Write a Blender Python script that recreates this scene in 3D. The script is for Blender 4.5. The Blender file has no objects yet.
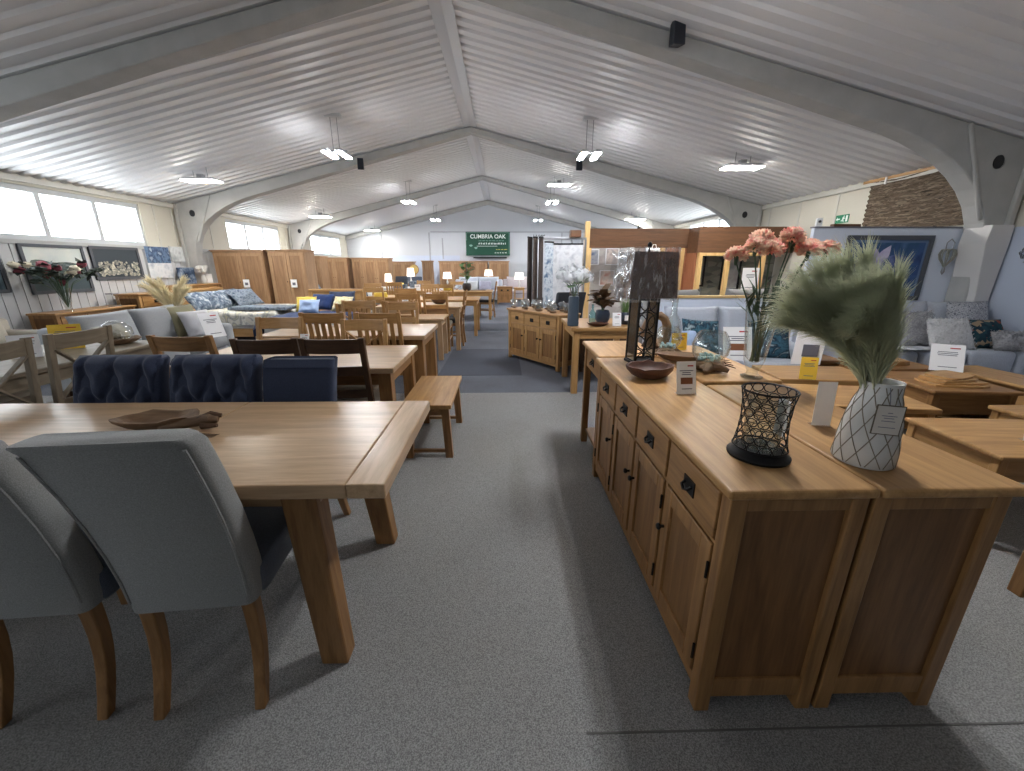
import bpy, math, random
from mathutils import Vector, Matrix, noise
R = math.radians
C = bpy.context.scene.collection
rnd = random.Random(7)

# ------------------------------------------------------------------ mesh builder
class MB:
    def __init__(s): s.v = []; s.f = []
    def add(s, vs, fs):
        n = len(s.v); s.v += [tuple(p) for p in vs]; s.f += [tuple(n + i for i in f) for f in fs]; return s
    def box(s, x0, x1, y0, y1, z0, z1, M=None):
        vs = [(x0,y0,z0),(x1,y0,z0),(x1,y1,z0),(x0,y1,z0),(x0,y0,z1),(x1,y0,z1),(x1,y1,z1),(x0,y1,z1)]
        if M: vs = [M @ Vector(p) for p in vs]
        return s.add(vs, [(0,3,2,1),(4,5,6,7),(0,1,5,4),(1,2,6,5),(2,3,7,6),(3,0,4,7)])
    def hexa(s, a, b):      # bottom quad a, top quad b
        return s.add(list(a)+list(b), [(0,3,2,1),(4,5,6,7),(0,1,5,4),(1,2,6,5),(2,3,7,6),(3,0,4,7)])
    def bar(s, p, q, w, h, up=(0,0,1)):
        p = Vector(p); q = Vector(q); d = (q-p).normalized(); u = Vector(up)
        if abs(d.dot(u)) > .98: u = Vector((0,1,0))
        a = d.cross(u).normalized()*(w/2); b = a.cross(d).normalized()*(h/2)
        return s.hexa([p-a-b,p+a-b,p+a+b,p-a+b],[q-a-b,q+a-b,q+a+b,q-a+b])
    def loft(s, secs, cap=True, closed=True):
        n = len(secs[0]); vs = [p for c in secs for p in c]; fs = []
        for i in range(len(secs)-1):
            for j in range(n if closed else n-1):
                k = (j+1) % n
                fs.append((i*n+j, i*n+k, (i+1)*n+k, (i+1)*n+j))
        if cap: fs.append(tuple(reversed(range(n)))); fs.append(tuple((len(secs)-1)*n+j for j in range(n)))
        return s.add(vs, fs)
    def tube(s, pts, r, n=8, cap=True):
        pts = [Vector(p) for p in pts]; secs = []; pa = None
        for i, p in enumerate(pts):
            d = (pts[min(i+1,len(pts)-1)] - pts[max(i-1,0)]).normalized()
            if pa is None:
                pa = d.cross(Vector((0,0,1)) if abs(d.z) < .9 else Vector((1,0,0))).normalized()
            else: pa = (pa - d*pa.dot(d)).normalized()
            b = d.cross(pa); rr = r[i] if isinstance(r,(list,tuple)) else r
            secs.append([p + pa*math.cos(2*math.pi*k/n)*rr + b*math.sin(2*math.pi*k/n)*rr for k in range(n)])
        return s.loft(secs, cap)
    def ring(s, c, rad, r, n=24, m=6, M=None):
        c = Vector(c); secs = []
        for i in range(n):
            a = 2*math.pi*i/n; row = []
            for k in range(m):
                b = 2*math.pi*k/m
                p = Vector(((rad+r*math.cos(b))*math.cos(a),(rad+r*math.cos(b))*math.sin(a),r*math.sin(b)))
                row.append((M @ p if M else p)+c)
            secs.append(row)
        secs.append(secs[0]); return s.loft(secs, cap=False)
    def lathe(s, prof, n=24, c=(0,0,0), cap=True, sx=1, sy=1):
        secs = [[(c[0]+r*sx*math.cos(2*math.pi*k/n), c[1]+r*sy*math.sin(2*math.pi*k/n), c[2]+z) for k in range(n)] for r, z in prof]
        return s.loft(secs, cap)
    def ball(s, c, r, n=10, m=7, jit=0, M=None, seed=0):
        if not isinstance(r,(tuple,list)): r = (r,r,r)
        rr = random.Random(seed); secs = []
        for i in range(m+1):
            t = math.pi*(i/m) ; row = []
            t = min(max(t,.02),math.pi-.02)
            for k in range(n):
                a = 2*math.pi*k/n; j = 1+rr.uniform(-jit,jit)
                p = Vector((r[0]*math.sin(t)*math.cos(a)*j, r[1]*math.sin(t)*math.sin(a)*j, -r[2]*math.cos(t)*j))
                if M: p = M @ p
                row.append((p.x+c[0],p.y+c[1],p.z+c[2]))
            secs.append(row)
        return s.loft(secs)
    def surf(s, fn, nu, nv):
        vs = [fn(i/nu, j/nv) for i in range(nu+1) for j in range(nv+1)]
        return s.add(vs, [(i*(nv+1)+j,(i+1)*(nv+1)+j,(i+1)*(nv+1)+j+1,i*(nv+1)+j+1) for i in range(nu) for j in range(nv)])
    def pillow(s, w, h, t, M=None, n=12, puff=.45, crumple=0, seed=0):
        # cushion in local XZ plane, thickness along Y, centred
        M = M or Matrix()
        for sg in (1,-1):
            def fn(u, v, sg=sg):
                a = 2*u-1; b = 2*v-1
                k = max(0,(1-abs(a)**2.6))**puff*max(0,(1-abs(b)**2.6))**puff
                pin = 1-.06*(a*a*(1-b*b)+b*b*(1-a*a)) if True else 1
                x = a*w/2*(1-.05*(1-abs(b)**2)*1) ; z = b*h/2*(1-.05*(1-abs(a)**2))
                y = sg*(t/2)*k
                if crumple: y += k*crumple*noise.noise(Vector((a*2.3+seed,b*2.3,sg*3+seed)))
                return M @ Vector((x,y,z))
            if sg == 1: s.surf(lambda u,v: fn(v,u), n, n)
            else: s.surf(fn, n, n)
        return s
    def prism(s, poly, axis, lo, hi):
        # poly of 2-D points in the plane orthogonal to axis (x:(y,z) y:(x,z) z:(x,y))
        def P(p, t): return (t,p[0],p[1]) if axis=='x' else (p[0],t,p[1]) if axis=='y' else (p[0],p[1],t)
        return s.loft([[P(p,lo) for p in poly],[P(p,hi) for p in poly]])
    def build(s, name, mat, parent=None, loc=(0,0,0), rz=0, bevel=0, smooth=False, sub=0, ang=40, seg=2):
        me = bpy.data.meshes.new(name); me.from_pydata(s.v, [], s.f); me.validate()
        import bmesh
        bm = bmesh.new(); bm.from_mesh(me)
        bmesh.ops.remove_doubles(bm, verts=bm.verts, dist=1e-5)
        bmesh.ops.recalc_face_normals(bm, faces=bm.faces); bm.to_mesh(me); bm.free()
        me.materials.append(mat)
        if smooth:
            for p in me.polygons: p.use_smooth = True
            me.set_sharp_from_angle(angle=R(ang))
        o = bpy.data.objects.new(name, me); C.objects.link(o)
        o.location = loc; o.rotation_euler = (0,0,rz)
        if parent: o.parent = parent
        if bevel:
            b = o.modifiers.new('bevel','BEVEL'); b.width = bevel; b.segments = seg; b.limit_method = 'ANGLE'; b.angle_limit = R(35)
        if sub:
            b = o.modifiers.new('sub','SUBSURF'); b.levels = sub; b.render_levels = sub
        return o

def tag(o, label, cat, group=None):
    o['label'] = label; o['category'] = cat
    if group: o['group'] = group
    return o
def thing(name, label, cat, loc=(0,0,0), rz=0, group=None):
    o = bpy.data.objects.new(name, None); C.objects.link(o); o.empty_display_size = .1
    o.location = loc; o.rotation_euler = (0,0,rz); return tag(o, label, cat, group)
def struct(o): o['kind'] = 'structure'; return o
def dup(root, loc, rz=None, label=None, group=None, cat=None, parent=None):
    def cp(o, par):
        c = o.copy(); C.objects.link(c); c.parent = par
        for ch in list(o.children): cp(ch, c)
        return c
    r = cp(root, None); r.location = loc
    if rz is not None: r.rotation_euler = (0,0,rz)
    if label: r['label'] = label
    if group: r['group'] = group
    return r
class Kind:
    """the first placing builds the thing, later ones copy it"""
    def __init__(s, make): s.make = make; s.first = None
    def __call__(s, loc, rz, label, group=None):
        if s.first is None:
            s.first = s.make(label); o = s.first; o.location = loc; o.rotation_euler = (0,0,rz)
            if group: o['group'] = group
            return o
        return dup(s.first, loc, rz, label, group)

# ------------------------------------------------------------------ materials
def srgb(r, g, b):
    f = lambda c: (c/255)/12.92 if c/255 <= .04045 else ((c/255+.055)/1.055)**2.4
    return (f(r), f(g), f(b), 1)
MC = {}
def newmat(name):
    m = bpy.data.materials.new(name); m.use_nodes = True
    nt = m.node_tree; return m, nt, nt.nodes['Principled BSDF']
def plain(name, col, rough=.6, metal=0, bump=0, bscale=200, var=0, vscale=8, spec=.5):
    if name in MC: return MC[name]
    m, nt, b = newmat(name); N = nt.nodes; L = nt.links
    b.inputs['Base Color'].default_value = col; b.inputs['Roughness'].default_value = rough; b.inputs['Metallic'].default_value = metal
    b.inputs['Specular IOR Level'].default_value = spec
    tc = N.new('ShaderNodeTexCoord')
    if var:
        n = N.new('ShaderNodeTexNoise'); n.inputs['Scale'].default_value = vscale; n.inputs['Detail'].default_value = 4
        L.new(tc.outputs['Object'], n.inputs['Vector'])
        mx = N.new('ShaderNodeMix'); mx.data_type = 'RGBA'
        mx.inputs[6].default_value = tuple(max(0,c*(1-var)) for c in col[:3])+(1,); mx.inputs[7].default_value = tuple(min(1,c*(1+var)) for c in col[:3])+(1,)
        L.new(n.outputs['Fac'], mx.inputs[0]); L.new(mx.outputs[2], b.inputs['Base Color'])
    if bump:
        n = N.new('ShaderNodeTexNoise'); n.inputs['Scale'].default_value = bscale; n.inputs['Detail'].default_value = 2
        L.new(tc.outputs['Object'], n.inputs['Vector'])
        bp = N.new('ShaderNodeBump'); bp.inputs['Strength'].default_value = bump; bp.inputs['Distance'].default_value = .004
        L.new(n.outputs['Fac'], bp.inputs['Height']); L.new(bp.outputs['Normal'], b.inputs['Normal'])
    MC[name] = m; return m
def fabric(name, col, scale=260, var=.22, rough=.9):
    if name in MC: return MC[name]
    m, nt, b = newmat(name); N = nt.nodes; L = nt.links
    tc = N.new('ShaderNodeTexCoord'); n = N.new('ShaderNodeTexNoise'); n.inputs['Scale'].default_value = scale; n.inputs['Detail'].default_value = 3
    L.new(tc.outputs['Object'], n.inputs['Vector'])
    r = N.new('ShaderNodeValToRGB'); r.color_ramp.elements[0].position = .3; r.color_ramp.elements[1].position = .7
    r.color_ramp.elements[0].color = tuple(c*(1-var) for c in col[:3])+(1,); r.color_ramp.elements[1].color = tuple(min(1,c*(1+var)) for c in col[:3])+(1,)
    L.new(n.outputs['Fac'], r.inputs['Fac']); L.new(r.outputs['Color'], b.inputs['Base Color'])
    bp = N.new('ShaderNodeBump'); bp.inputs['Strength'].default_value = .35; bp.inputs['Distance'].default_value = .002
    L.new(n.outputs['Fac'], bp.inputs['Height']); L.new(bp.outputs['Normal'], b.inputs['Normal'])
    b.inputs['Roughness'].default_value = rough; b.inputs['Sheen Weight'].default_value = .15; b.inputs['Specular IOR Level'].default_value = .2
    MC[name] = m; return m
def wood(kind, axis='x'):
    key = 'wood_'+kind+'_'+axis
    if key in MC: return MC[key]
    cols = {'oak':((150,110,68),(188,145,98),.36), 'pale':((170,140,106),(206,174,138),.3), 'dark':((66,46,32),(98,70,48),.42),
            'mid':((118,83,48),(164,122,76),.42), 'panel2':((108,76,44),(150,110,68),.45), 'ward2':((130,97,68),(164,128,94),.5), 'panel':((98,66,38),(136,96,58),.45), 'grey':((112,100,84),(140,128,110),.5), 'honey':((154,114,68),(194,152,100),.4),
            'ward':((146,112,82),(182,146,110),.5), 'fascia':((80,54,37),(110,76,51),.55), 'pine':((206,168,110),(226,192,134),.5),
            'drift':((92,70,52),(140,112,86),.7), 'terra':((140,86,60),(166,108,76),.6), 'root':((44,28,24),(104,68,54),.55), 'white':((196,198,200),(212,214,216),.5)}
    lo, hi, rough = cols[kind]
    m, nt, b = newmat(key); N = nt.nodes; L = nt.links
    tc = N.new('ShaderNodeTexCoord'); mp = N.new('ShaderNodeMapping')
    sc = {'x':(1.3,16,16),'y':(16,1.3,16),'z':(16,16,1.3)}[axis]; mp.inputs['Scale'].default_value = sc
    L.new(tc.outputs['Object'], mp.inputs['Vector'])
    n1 = N.new('ShaderNodeTexNoise'); n1.inputs['Scale'].default_value = 1.6; n1.inputs['Detail'].default_value = 6; n1.inputs['Distortion'].default_value = .6
    L.new(mp.outputs['Vector'], n1.inputs['Vector'])
    n2 = N.new('ShaderNodeTexNoise'); n2.inputs['Scale'].default_value = 9; n2.inputs['Detail'].default_value = 3
    L.new(mp.outputs['Vector'], n2.inputs['Vector'])
    mx = N.new('ShaderNodeMath'); mx.operation = 'MULTIPLY_ADD'; mx.inputs[1].default_value = .35
    L.new(n2.outputs['Fac'], mx.inputs[0]); L.new(n1.outputs['Fac'], mx.inputs[2])
    r = N.new('ShaderNodeValToRGB'); r.color_ramp.elements[0].position = .42; r.color_ramp.elements[1].position = .88
    r.color_ramp.elements[0].color = srgb(*lo); r.color_ramp.elements[1].color = srgb(*hi)
    L.new(mx.outputs[0], r.inputs['Fac']); L.new(r.outputs['Color'], b.inputs['Base Color'])
    bp = N.new('ShaderNodeBump'); bp.inputs['Strength'].default_value = .12; bp.inputs['Distance'].default_value = .002
    L.new(n2.outputs['Fac'], bp.inputs['Height']); L.new(bp.outputs['Normal'], b.inputs['Normal'])
    b.inputs['Roughness'].default_value = rough; b.inputs['Specular IOR Level'].default_value = .45
    MC[key] = m; return m
def emit(name, col, s):
    if name in MC: return MC[name]
    m, nt, b = newmat(name); b.inputs['Emission Color'].default_value = col; b.inputs['Emission Strength'].default_value = s
    b.inputs['Base Color'].default_value = (.8,.8,.8,1); MC[name] = m; return m
def glass(name, tint=(1,1,1,1), gl=.12, rough=.02):
    if name in MC: return MC[name]
    m, nt, b = newmat(name); N = nt.nodes; L = nt.links
    N.remove(b); out = N['Material Output']
    t = N.new('ShaderNodeBsdfTransparent'); t.inputs[0].default_value = tint
    g = N.new('ShaderNodeBsdfGlossy'); g.inputs['Roughness'].default_value = rough
    lw = N.new('ShaderNodeLayerWeight'); lw.inputs[0].default_value = .35
    ma = N.new('ShaderNodeMath'); ma.operation = 'MULTIPLY_ADD'; ma.inputs[1].default_value = .75; ma.inputs[2].default_value = gl*.3
    L.new(lw.outputs['Facing'], ma.inputs[0]) ; 
    ma.operation = 'POWER'; ma.inputs[1].default_value = 1.7
    pw = N.new('ShaderNodeMath'); pw.operation = 'MULTIPLY_ADD'; pw.inputs[1].default_value = .8; pw.inputs[2].default_value = gl*.28; pw.use_clamp = True; L.new(ma.outputs[0], pw.inputs[0])
    mx = N.new('ShaderNodeMixShader'); L.new(pw.outputs[0], mx.inputs[0]); L.new(t.outputs[0], mx.inputs[1]); L.new(g.outputs[0], mx.inputs[2])
    L.new(mx.outputs[0], out.inputs['Surface']); MC[name] = m; return m
def pattern(name, cols, scale, detail=2, rough=.8, kind='noise', stretch=(1,1,1), hard=False, dist=0):
    """cloth, paint or print: a colour ramp over noise or cells"""
    if name in MC: return MC[name]
    m, nt, b = newmat(name); N = nt.nodes; L = nt.links
    tc = N.new('ShaderNodeTexCoord'); mp = N.new('ShaderNodeMapping'); mp.inputs['Scale'].default_value = stretch
    L.new(tc.outputs['Object'], mp.inputs['Vector'])
    if kind == 'noise':
        n = N.new('ShaderNodeTexNoise'); n.inputs['Scale'].default_value = scale; n.inputs['Detail'].default_value = detail; n.inputs['Distortion'].default_value = dist
        fac = n.outputs['Fac']; lo, hi = .32, .68
    elif kind == 'cell':
        n = N.new('ShaderNodeTexVoronoi'); n.inputs['Scale'].default_value = scale; lo, hi = 0, .9
        sp = N.new('ShaderNodeSeparateColor'); L.new(n.outputs['Color'], sp.inputs[0]); fac = sp.outputs[0]
    else:
        n = N.new('ShaderNodeTexWave'); n.inputs['Scale'].default_value = scale; n.inputs['Distortion'].default_value = dist; n.inputs['Detail'].default_value = detail
        n.bands_direction = kind.upper(); fac = n.outputs['Fac']; lo, hi = 0, 1
    L.new(mp.outputs['Vector'], n.inputs['Vector'])
    r = N.new('ShaderNodeValToRGB'); cr = r.color_ramp
    if hard: cr.interpolation = 'CONSTANT'
    k = len(cols)
    while len(cr.elements) < k: cr.elements.new(.5)
    for i, c in enumerate(cols):
        cr.elements[i].position = lo+(hi-lo)*i/(k if hard else max(1,k-1)); cr.elements[i].color = srgb(*c)
    L.new(fac, r.inputs['Fac']); L.new(r.outputs['Color'], b.inputs['Base Color'])
    b.inputs['Roughness'].default_value = rough; b.inputs['Specular IOR Level'].default_value = .25
    MC[name] = m; return m

M_black = plain('black_iron', srgb(30,29,30), .45, .6)
M_white = plain('white_paint', srgb(228,230,232), .5)
M_card = plain('white_card', srgb(250,250,252), .6)
M_yellow = plain('yellow_card', srgb(240,200,70), .6)
M_red = plain('red_print', srgb(190,50,60), .6)
M_ink = plain('grey_print', srgb(110,112,125), .7)
M_brownprint = plain('brown_print', srgb(140,90,60), .7)
M_steel = plain('steel', srgb(150,152,156), .35, .8)
M_acrylic = glass('acrylic', (1,1,1,1), .2)
M_glass = glass('clear_glass', (.96,.985,.98,1), .25)
M_pane = glass('window_glass', (.97,.98,.98,1), .1)
M_plastic = glass('cellophane', (.86,.88,.92,1), .9, .12)
M_navy = fabric('navy_fabric', srgb(54,62,84))
M_grey = fabric('grey_linen', srgb(144,145,144), 300, .2)
M_blue_or_shaded = fabric('blue_grey_or_shaded_linen', srgb(84,92,106), 300, .2)
M_sofa = fabric('pale_grey_sofa', srgb(160,163,166), 120, .1)
M_sofablue = fabric('bluish_grey_sofa', srgb(182,188,200), 120, .1)
M_beige = fabric('beige_sofa', srgb(176,170,158), 120, .1)
M_olive = fabric('olive_cushion', srgb(140,136,110), 200, .1)
M_teal = pattern('teal_print', ((30,56,74),(64,104,122),(24,42,60),(150,168,172)), 9, 3, .8, dist=1.5)
M_floral = pattern('floral_print', ((30,58,70),(36,70,82),(28,52,66),(34,64,78),(44,76,84),(150,78,62),(160,140,116)), 22, 2, .8, 'cell', hard=True)
M_fur = fabric('grey_fur', srgb(168,168,172), 60, .25)
M_furwhite = fabric('white_fur', srgb(214,214,216), 60, .12)
M_bluepillow = pattern('blue_grey_pillow', ((54,68,88),(112,126,142),(184,190,196)), 7, 3, .85, dist=2)
M_duvet = pattern('leaf_duvet', ((196,192,178),(214,210,200),(150,152,150),(206,198,170)), 6, 3, .85, dist=1)
M_bluequilt = pattern('blue_quilt', ((60,72,90),(130,140,152),(80,92,110)), 16, 3, .85)
M_leafgreen = plain('leaf_green', srgb(78,116,66), .5, var=.3, vscale=20)
M_stemgreen = plain('stem_green', srgb(66,88,66), .6)
M_pot = plain('dark_blue_glaze', srgb(44,54,72), .35, var=.2)
M_white_ceramic = plain('white_ceramic', srgb(206,206,204), .6, bump=.3, bscale=60, var=.08)

# ------------------------------------------------------------------ the shed
XL, XR, YN, YF = -6.95, 5.65, -4.2, 19.0
RX, RZ, SL = -.65, 4.16, .234
def ceil_z(x): return RZ - SL*abs(x-RX)
EZ = ceil_z(XL)
FRAMES = (.1, 4.75, 9.4, 14.05)

def carpet(name, c0, c1, big, tint, dark_marks=()):
    m, nt, b = newmat(name); N = nt.nodes; L = nt.links
    tc0 = N.new('ShaderNodeTexCoord'); tc = N.new('ShaderNodeMapping'); tc.inputs['Location'].default_value = (.3,.7,.4137); L.new(tc0.outputs['Object'], tc.inputs['Vector'])
    n = N.new('ShaderNodeTexNoise'); n.inputs['Scale'].default_value = 240; n.inputs['Detail'].default_value = 2
    L.new(tc.outputs[0], n.inputs['Vector'])
    r = N.new('ShaderNodeValToRGB'); r.color_ramp.elements[0].position = .34; r.color_ramp.elements[1].position = .66
    r.color_ramp.elements[0].color = srgb(*c0); r.color_ramp.elements[1].color = srgb(*c1); L.new(n.outputs['Fac'], r.inputs['Fac'])
    n2 = N.new('ShaderNodeTexNoise'); n2.inputs['Scale'].default_value = big; n2.inputs['Detail'].default_value = 3; L.new(tc.outputs[0], n2.inputs['Vector'])
    r2 = N.new('ShaderNodeValToRGB'); r2.color_ramp.elements[0].position = .35; r2.color_ramp.elements[1].position = .7
    r2.color_ramp.elements[0].color = (tint,tint*.98,tint*.95,1); r2.color_ramp.elements[1].color = (1,1,1,1); L.new(n2.outputs['Fac'], r2.inputs['Fac'])
    mx = N.new('ShaderNodeMix'); mx.data_type = 'RGBA'; mx.blend_type = 'MULTIPLY'; mx.inputs[0].default_value = 1
    L.new(r.outputs['Color'], mx.inputs[6]); L.new(r2.outputs['Color'], mx.inputs[7]); last = mx.outputs[2]
    # darker marks, soft ellipses at their own places
    for cx, cy, sx, sy, k in dark_marks:
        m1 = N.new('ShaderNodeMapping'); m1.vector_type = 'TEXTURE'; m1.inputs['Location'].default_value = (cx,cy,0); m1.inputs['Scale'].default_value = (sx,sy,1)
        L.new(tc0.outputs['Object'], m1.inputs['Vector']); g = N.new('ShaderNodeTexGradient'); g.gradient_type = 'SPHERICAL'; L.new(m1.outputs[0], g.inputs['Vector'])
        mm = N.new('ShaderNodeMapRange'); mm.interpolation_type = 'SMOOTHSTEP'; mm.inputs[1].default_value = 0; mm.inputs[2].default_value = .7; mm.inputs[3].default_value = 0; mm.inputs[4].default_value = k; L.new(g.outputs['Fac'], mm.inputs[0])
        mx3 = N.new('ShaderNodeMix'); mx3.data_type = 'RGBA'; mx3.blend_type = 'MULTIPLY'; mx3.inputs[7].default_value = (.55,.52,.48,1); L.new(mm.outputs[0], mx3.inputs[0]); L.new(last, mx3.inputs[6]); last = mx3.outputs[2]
    L.new(last, b.inputs['Base Color'])
    bp = N.new('ShaderNodeBump'); bp.inputs['Strength'].default_value = .4; bp.inputs['Distance'].default_value = .004
    L.new(n.outputs['Fac'], bp.inputs['Height']); L.new(bp.outputs['Normal'], b.inputs['Normal'])
    b.inputs['Roughness'].default_value = .95; b.inputs['Specular IOR Level'].default_value = .1
    return m
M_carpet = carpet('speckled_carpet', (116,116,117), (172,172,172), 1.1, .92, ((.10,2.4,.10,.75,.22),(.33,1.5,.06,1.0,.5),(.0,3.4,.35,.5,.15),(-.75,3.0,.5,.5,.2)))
M_carpet2 = carpet('slate_carpet', (88,92,102), (120,124,134), 1.6, .8)
M_carpet3 = carpet('charcoal_carpet_tile', (66,70,80), (94,98,108), 1.6, .9)
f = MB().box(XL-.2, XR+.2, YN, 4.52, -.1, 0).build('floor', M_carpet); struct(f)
f = MB().box(XL-.2, XR+.2, 4.52, YF+.2, -.1, 0).build('floor', M_carpet2); struct(f)
for i, (x0,x1,y0,y1) in enumerate(((-.9,.25,5.3,7.1),(-1.0,.2,9.2,10.4),(.25,1.2,7.4,8.6))):
    struct(MB().box(x0,x1,y0,y1,0,.003).build('floor_carpet_tile', M_carpet3))
# carpet joints in the pale carpet
M_joint = plain('carpet_joint', srgb(104,102,101), .95)
struct(MB().box(.26,2.4,.905,.911,0,.0025).build('floor_joint', M_joint))

# ceiling: ribbed steel sheets running down the slopes
M_sheet = plain('painted_sheet', srgb(222,222,224), .38, .0, spec=.55)
def sheet(x0, x1, name):
    p = .19; secs0 = []; secs1 = []
    y = YN-.1
    while y < YF+.3:
        for dy, dz in ((0,0),(.085,0),(.105,.026),(.165,.026)):
            secs0.append((x0, y+dy, ceil_z(x0)+dz)); secs1.append((x1, y+dy, ceil_z(x1)+dz))
        y += p
    b = MB().loft([secs0, secs1], cap=False, closed=False)
    return struct(b.build(name, M_sheet))
sheet(XL-.25, RX, 'ceiling'); sheet(RX, XR+.25, 'ceiling')
M_roof = plain('roof_outside', srgb(120,120,120), .8)
b = MB().prism([(XL-.3,EZ+.02),(RX,RZ+.09),(XR+.3,EZ+.02),(XR+.3,EZ+.2),(RX,RZ+.3),(XL-.3,EZ+.2)],'y',YN-.2,YF+.4)
struct(b.build('ceiling_deck', M_roof))
# ridge flashing
b = MB().prism([(RX-.13,RZ-.045),(RX,RZ-.02),(RX+.13,RZ-.045),(RX+.13,RZ-.03),(RX,RZ-.005),(RX-.13,RZ-.03)],'y',YN,YF)
struct(b.build('trim_1', plain('flashing', srgb(196,198,202), .4)))
# eaves trims
M_trim = plain('cream_trim', srgb(198,196,188), .5)
struct(MB().box(XL,XL+.06,YN,YF,EZ-.09,EZ-.02).build('trim_2', M_trim))
struct(MB().box(XR-.06,XR,YN,YF,EZ-.09,EZ-.02).build('trim_3', M_trim))

M_cream = plain('cream_sheeting', srgb(198,194,182), .6, var=.04, vscale=3)
M_panelL = pattern('panelling', ((188,190,194),(196,198,200)), 3, 2, .6)
M_whitewall = plain('white_wall', srgb(190,194,200), .7, var=.03, vscale=2)
M_bluewall = plain('pale_blue_grey_wall', srgb(188,198,216), .6, var=.03, vscale=2)
# left wall, with window openings
WL = [(-3.9,-.2),(.9,4.3),(4.97,8.45),(10.93,13.42),(15.5,18.3)]  # first opening, behind the camera, is unseen and added to light the foreground
ZS, ZT = 1.80, 2.56
b = MB().box(XL-.2, XL, YN, YF, 0, ZS).box(XL-.2, XL, YN, YF, ZT, EZ+.1)
e = [YN]+[k for w in WL for k in w]+[YF]
for i in range(0, len(e), 2): b.box(XL-.2, XL, e[i], e[i+1], ZS, ZT)
struct(b.build('wall_left', M_cream))
# white boarded lining below the sill
b = MB(); y = YN
while y < 10.4:
    b.box(XL, XL+.02, y, y+.135, 0, 1.74); y += .145
struct(b.build('wall_left_panelling', M_panelL, bevel=.002))
struct(MB().box(XL-.0, XL+.008, YN, 10.4, 0, 1.75).build('wall_left_backing', plain('dark_gap', srgb(70,72,76), .8)))
struct(MB().box(XL, XL+.05, YN, 10.4, 1.742, 1.80).build('trim_4', plain('grey_sill', srgb(170,172,172), .5)))
struct(MB().box(XL, XL+.012, 10.42, YF, 0, 1.62).build('wall_left_lining', M_bluewall))
b = MB()
for y in (8.75, 9.2, 10.3, 13.75, 14.4): b.box(XL, XL+.012, y, y+.03, ZS, EZ)
struct(b.build('trim_5', M_trim))
# right wall
WR = [(10.3,12.9),(14.9,17.8)]
b = MB().box(XR, XR+.2, YN, YF, 0, ZS).box(XR, XR+.2, YN, YF, ZT+.1, EZ+.1)
e = [YN]+[k for w in WR for k in w]+[YF]
for i in range(0, len(e), 2): b.box(XR, XR+.2, e[i], e[i+1], ZS, ZT+.1)
struct(b.build('wall_right', M_cream))
b = MB()
for y in (7.2, 8.1, 9.0): b.box(XR-.012, XR, y, y+.03, 0, EZ)
struct(b.build('trim_6', M_trim))
# windows: white frames, mullions and panes, each opening one window
def window(n, x, y0, y1, z0, z1, k):
    b = MB(); w = .075
    b.box(x-.05,x+.05,y0,y1,z0,z0+w).box(x-.05,x+.05,y0,y1,z1-w,z1)
    for i in range(k+1):
        yy = y0+(y1-y0)*i/k
        b.box(x-.05,x+.05,max(y0,yy-w/2),min(y1,yy+w/2),z0+w,z1-w)
    o = struct(b.build('window_%d'%n, plain('window_frame_grey', srgb(186,190,194), .5), bevel=.004))
    MB().box(x-.004,x+.004,y0+.03,y1-.03,z0+.03,z1-.03).build('pane', M_pane, o)
for i, w in enumerate(WL): window(i+1, XL-.08, w[0], w[1], ZS, ZT, 4 if i < 3 else 3)  # window 1 is the added unseen one behind the camera
for i, w in enumerate(WR): window(len(WL)+i+1, XR+.08, w[0], w[1], ZS, ZT+.1, 3)
# gables
def gable(y0, y1, name, mat):
    return struct(MB().prism([(XL-.2,0),(XR+.2,0),(XR+.2,EZ+.03),(RX,RZ+.06),(XL-.2,EZ+.03)],'y',y0,y1).build(name, mat))
gable(YF, YF+.2, 'wall_back', M_whitewall)
gable(YN-.2, YN, 'wall_near', M_whitewall)
struct(MB().box(-5.4,-1.95,YF-.03,YF,0,1.86).build('wall_back_dado', M_bluewall))
b = MB().box(-3.2,4.0,YF-.05,YF,2.83,2.88).box(-3.3,-3.24,YF-.04,YF,0,2.83).box(-2.72,-2.66,YF-.03,YF,1.7,2.6).box(-5.45,-5.38,YF-.05,YF,0,2.9).box(2.6,2.66,YF-.04,YF,0,2.83)
struct(b.build('trim_7', plain('grey_batten', srgb(160,164,170), .6)))

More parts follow.
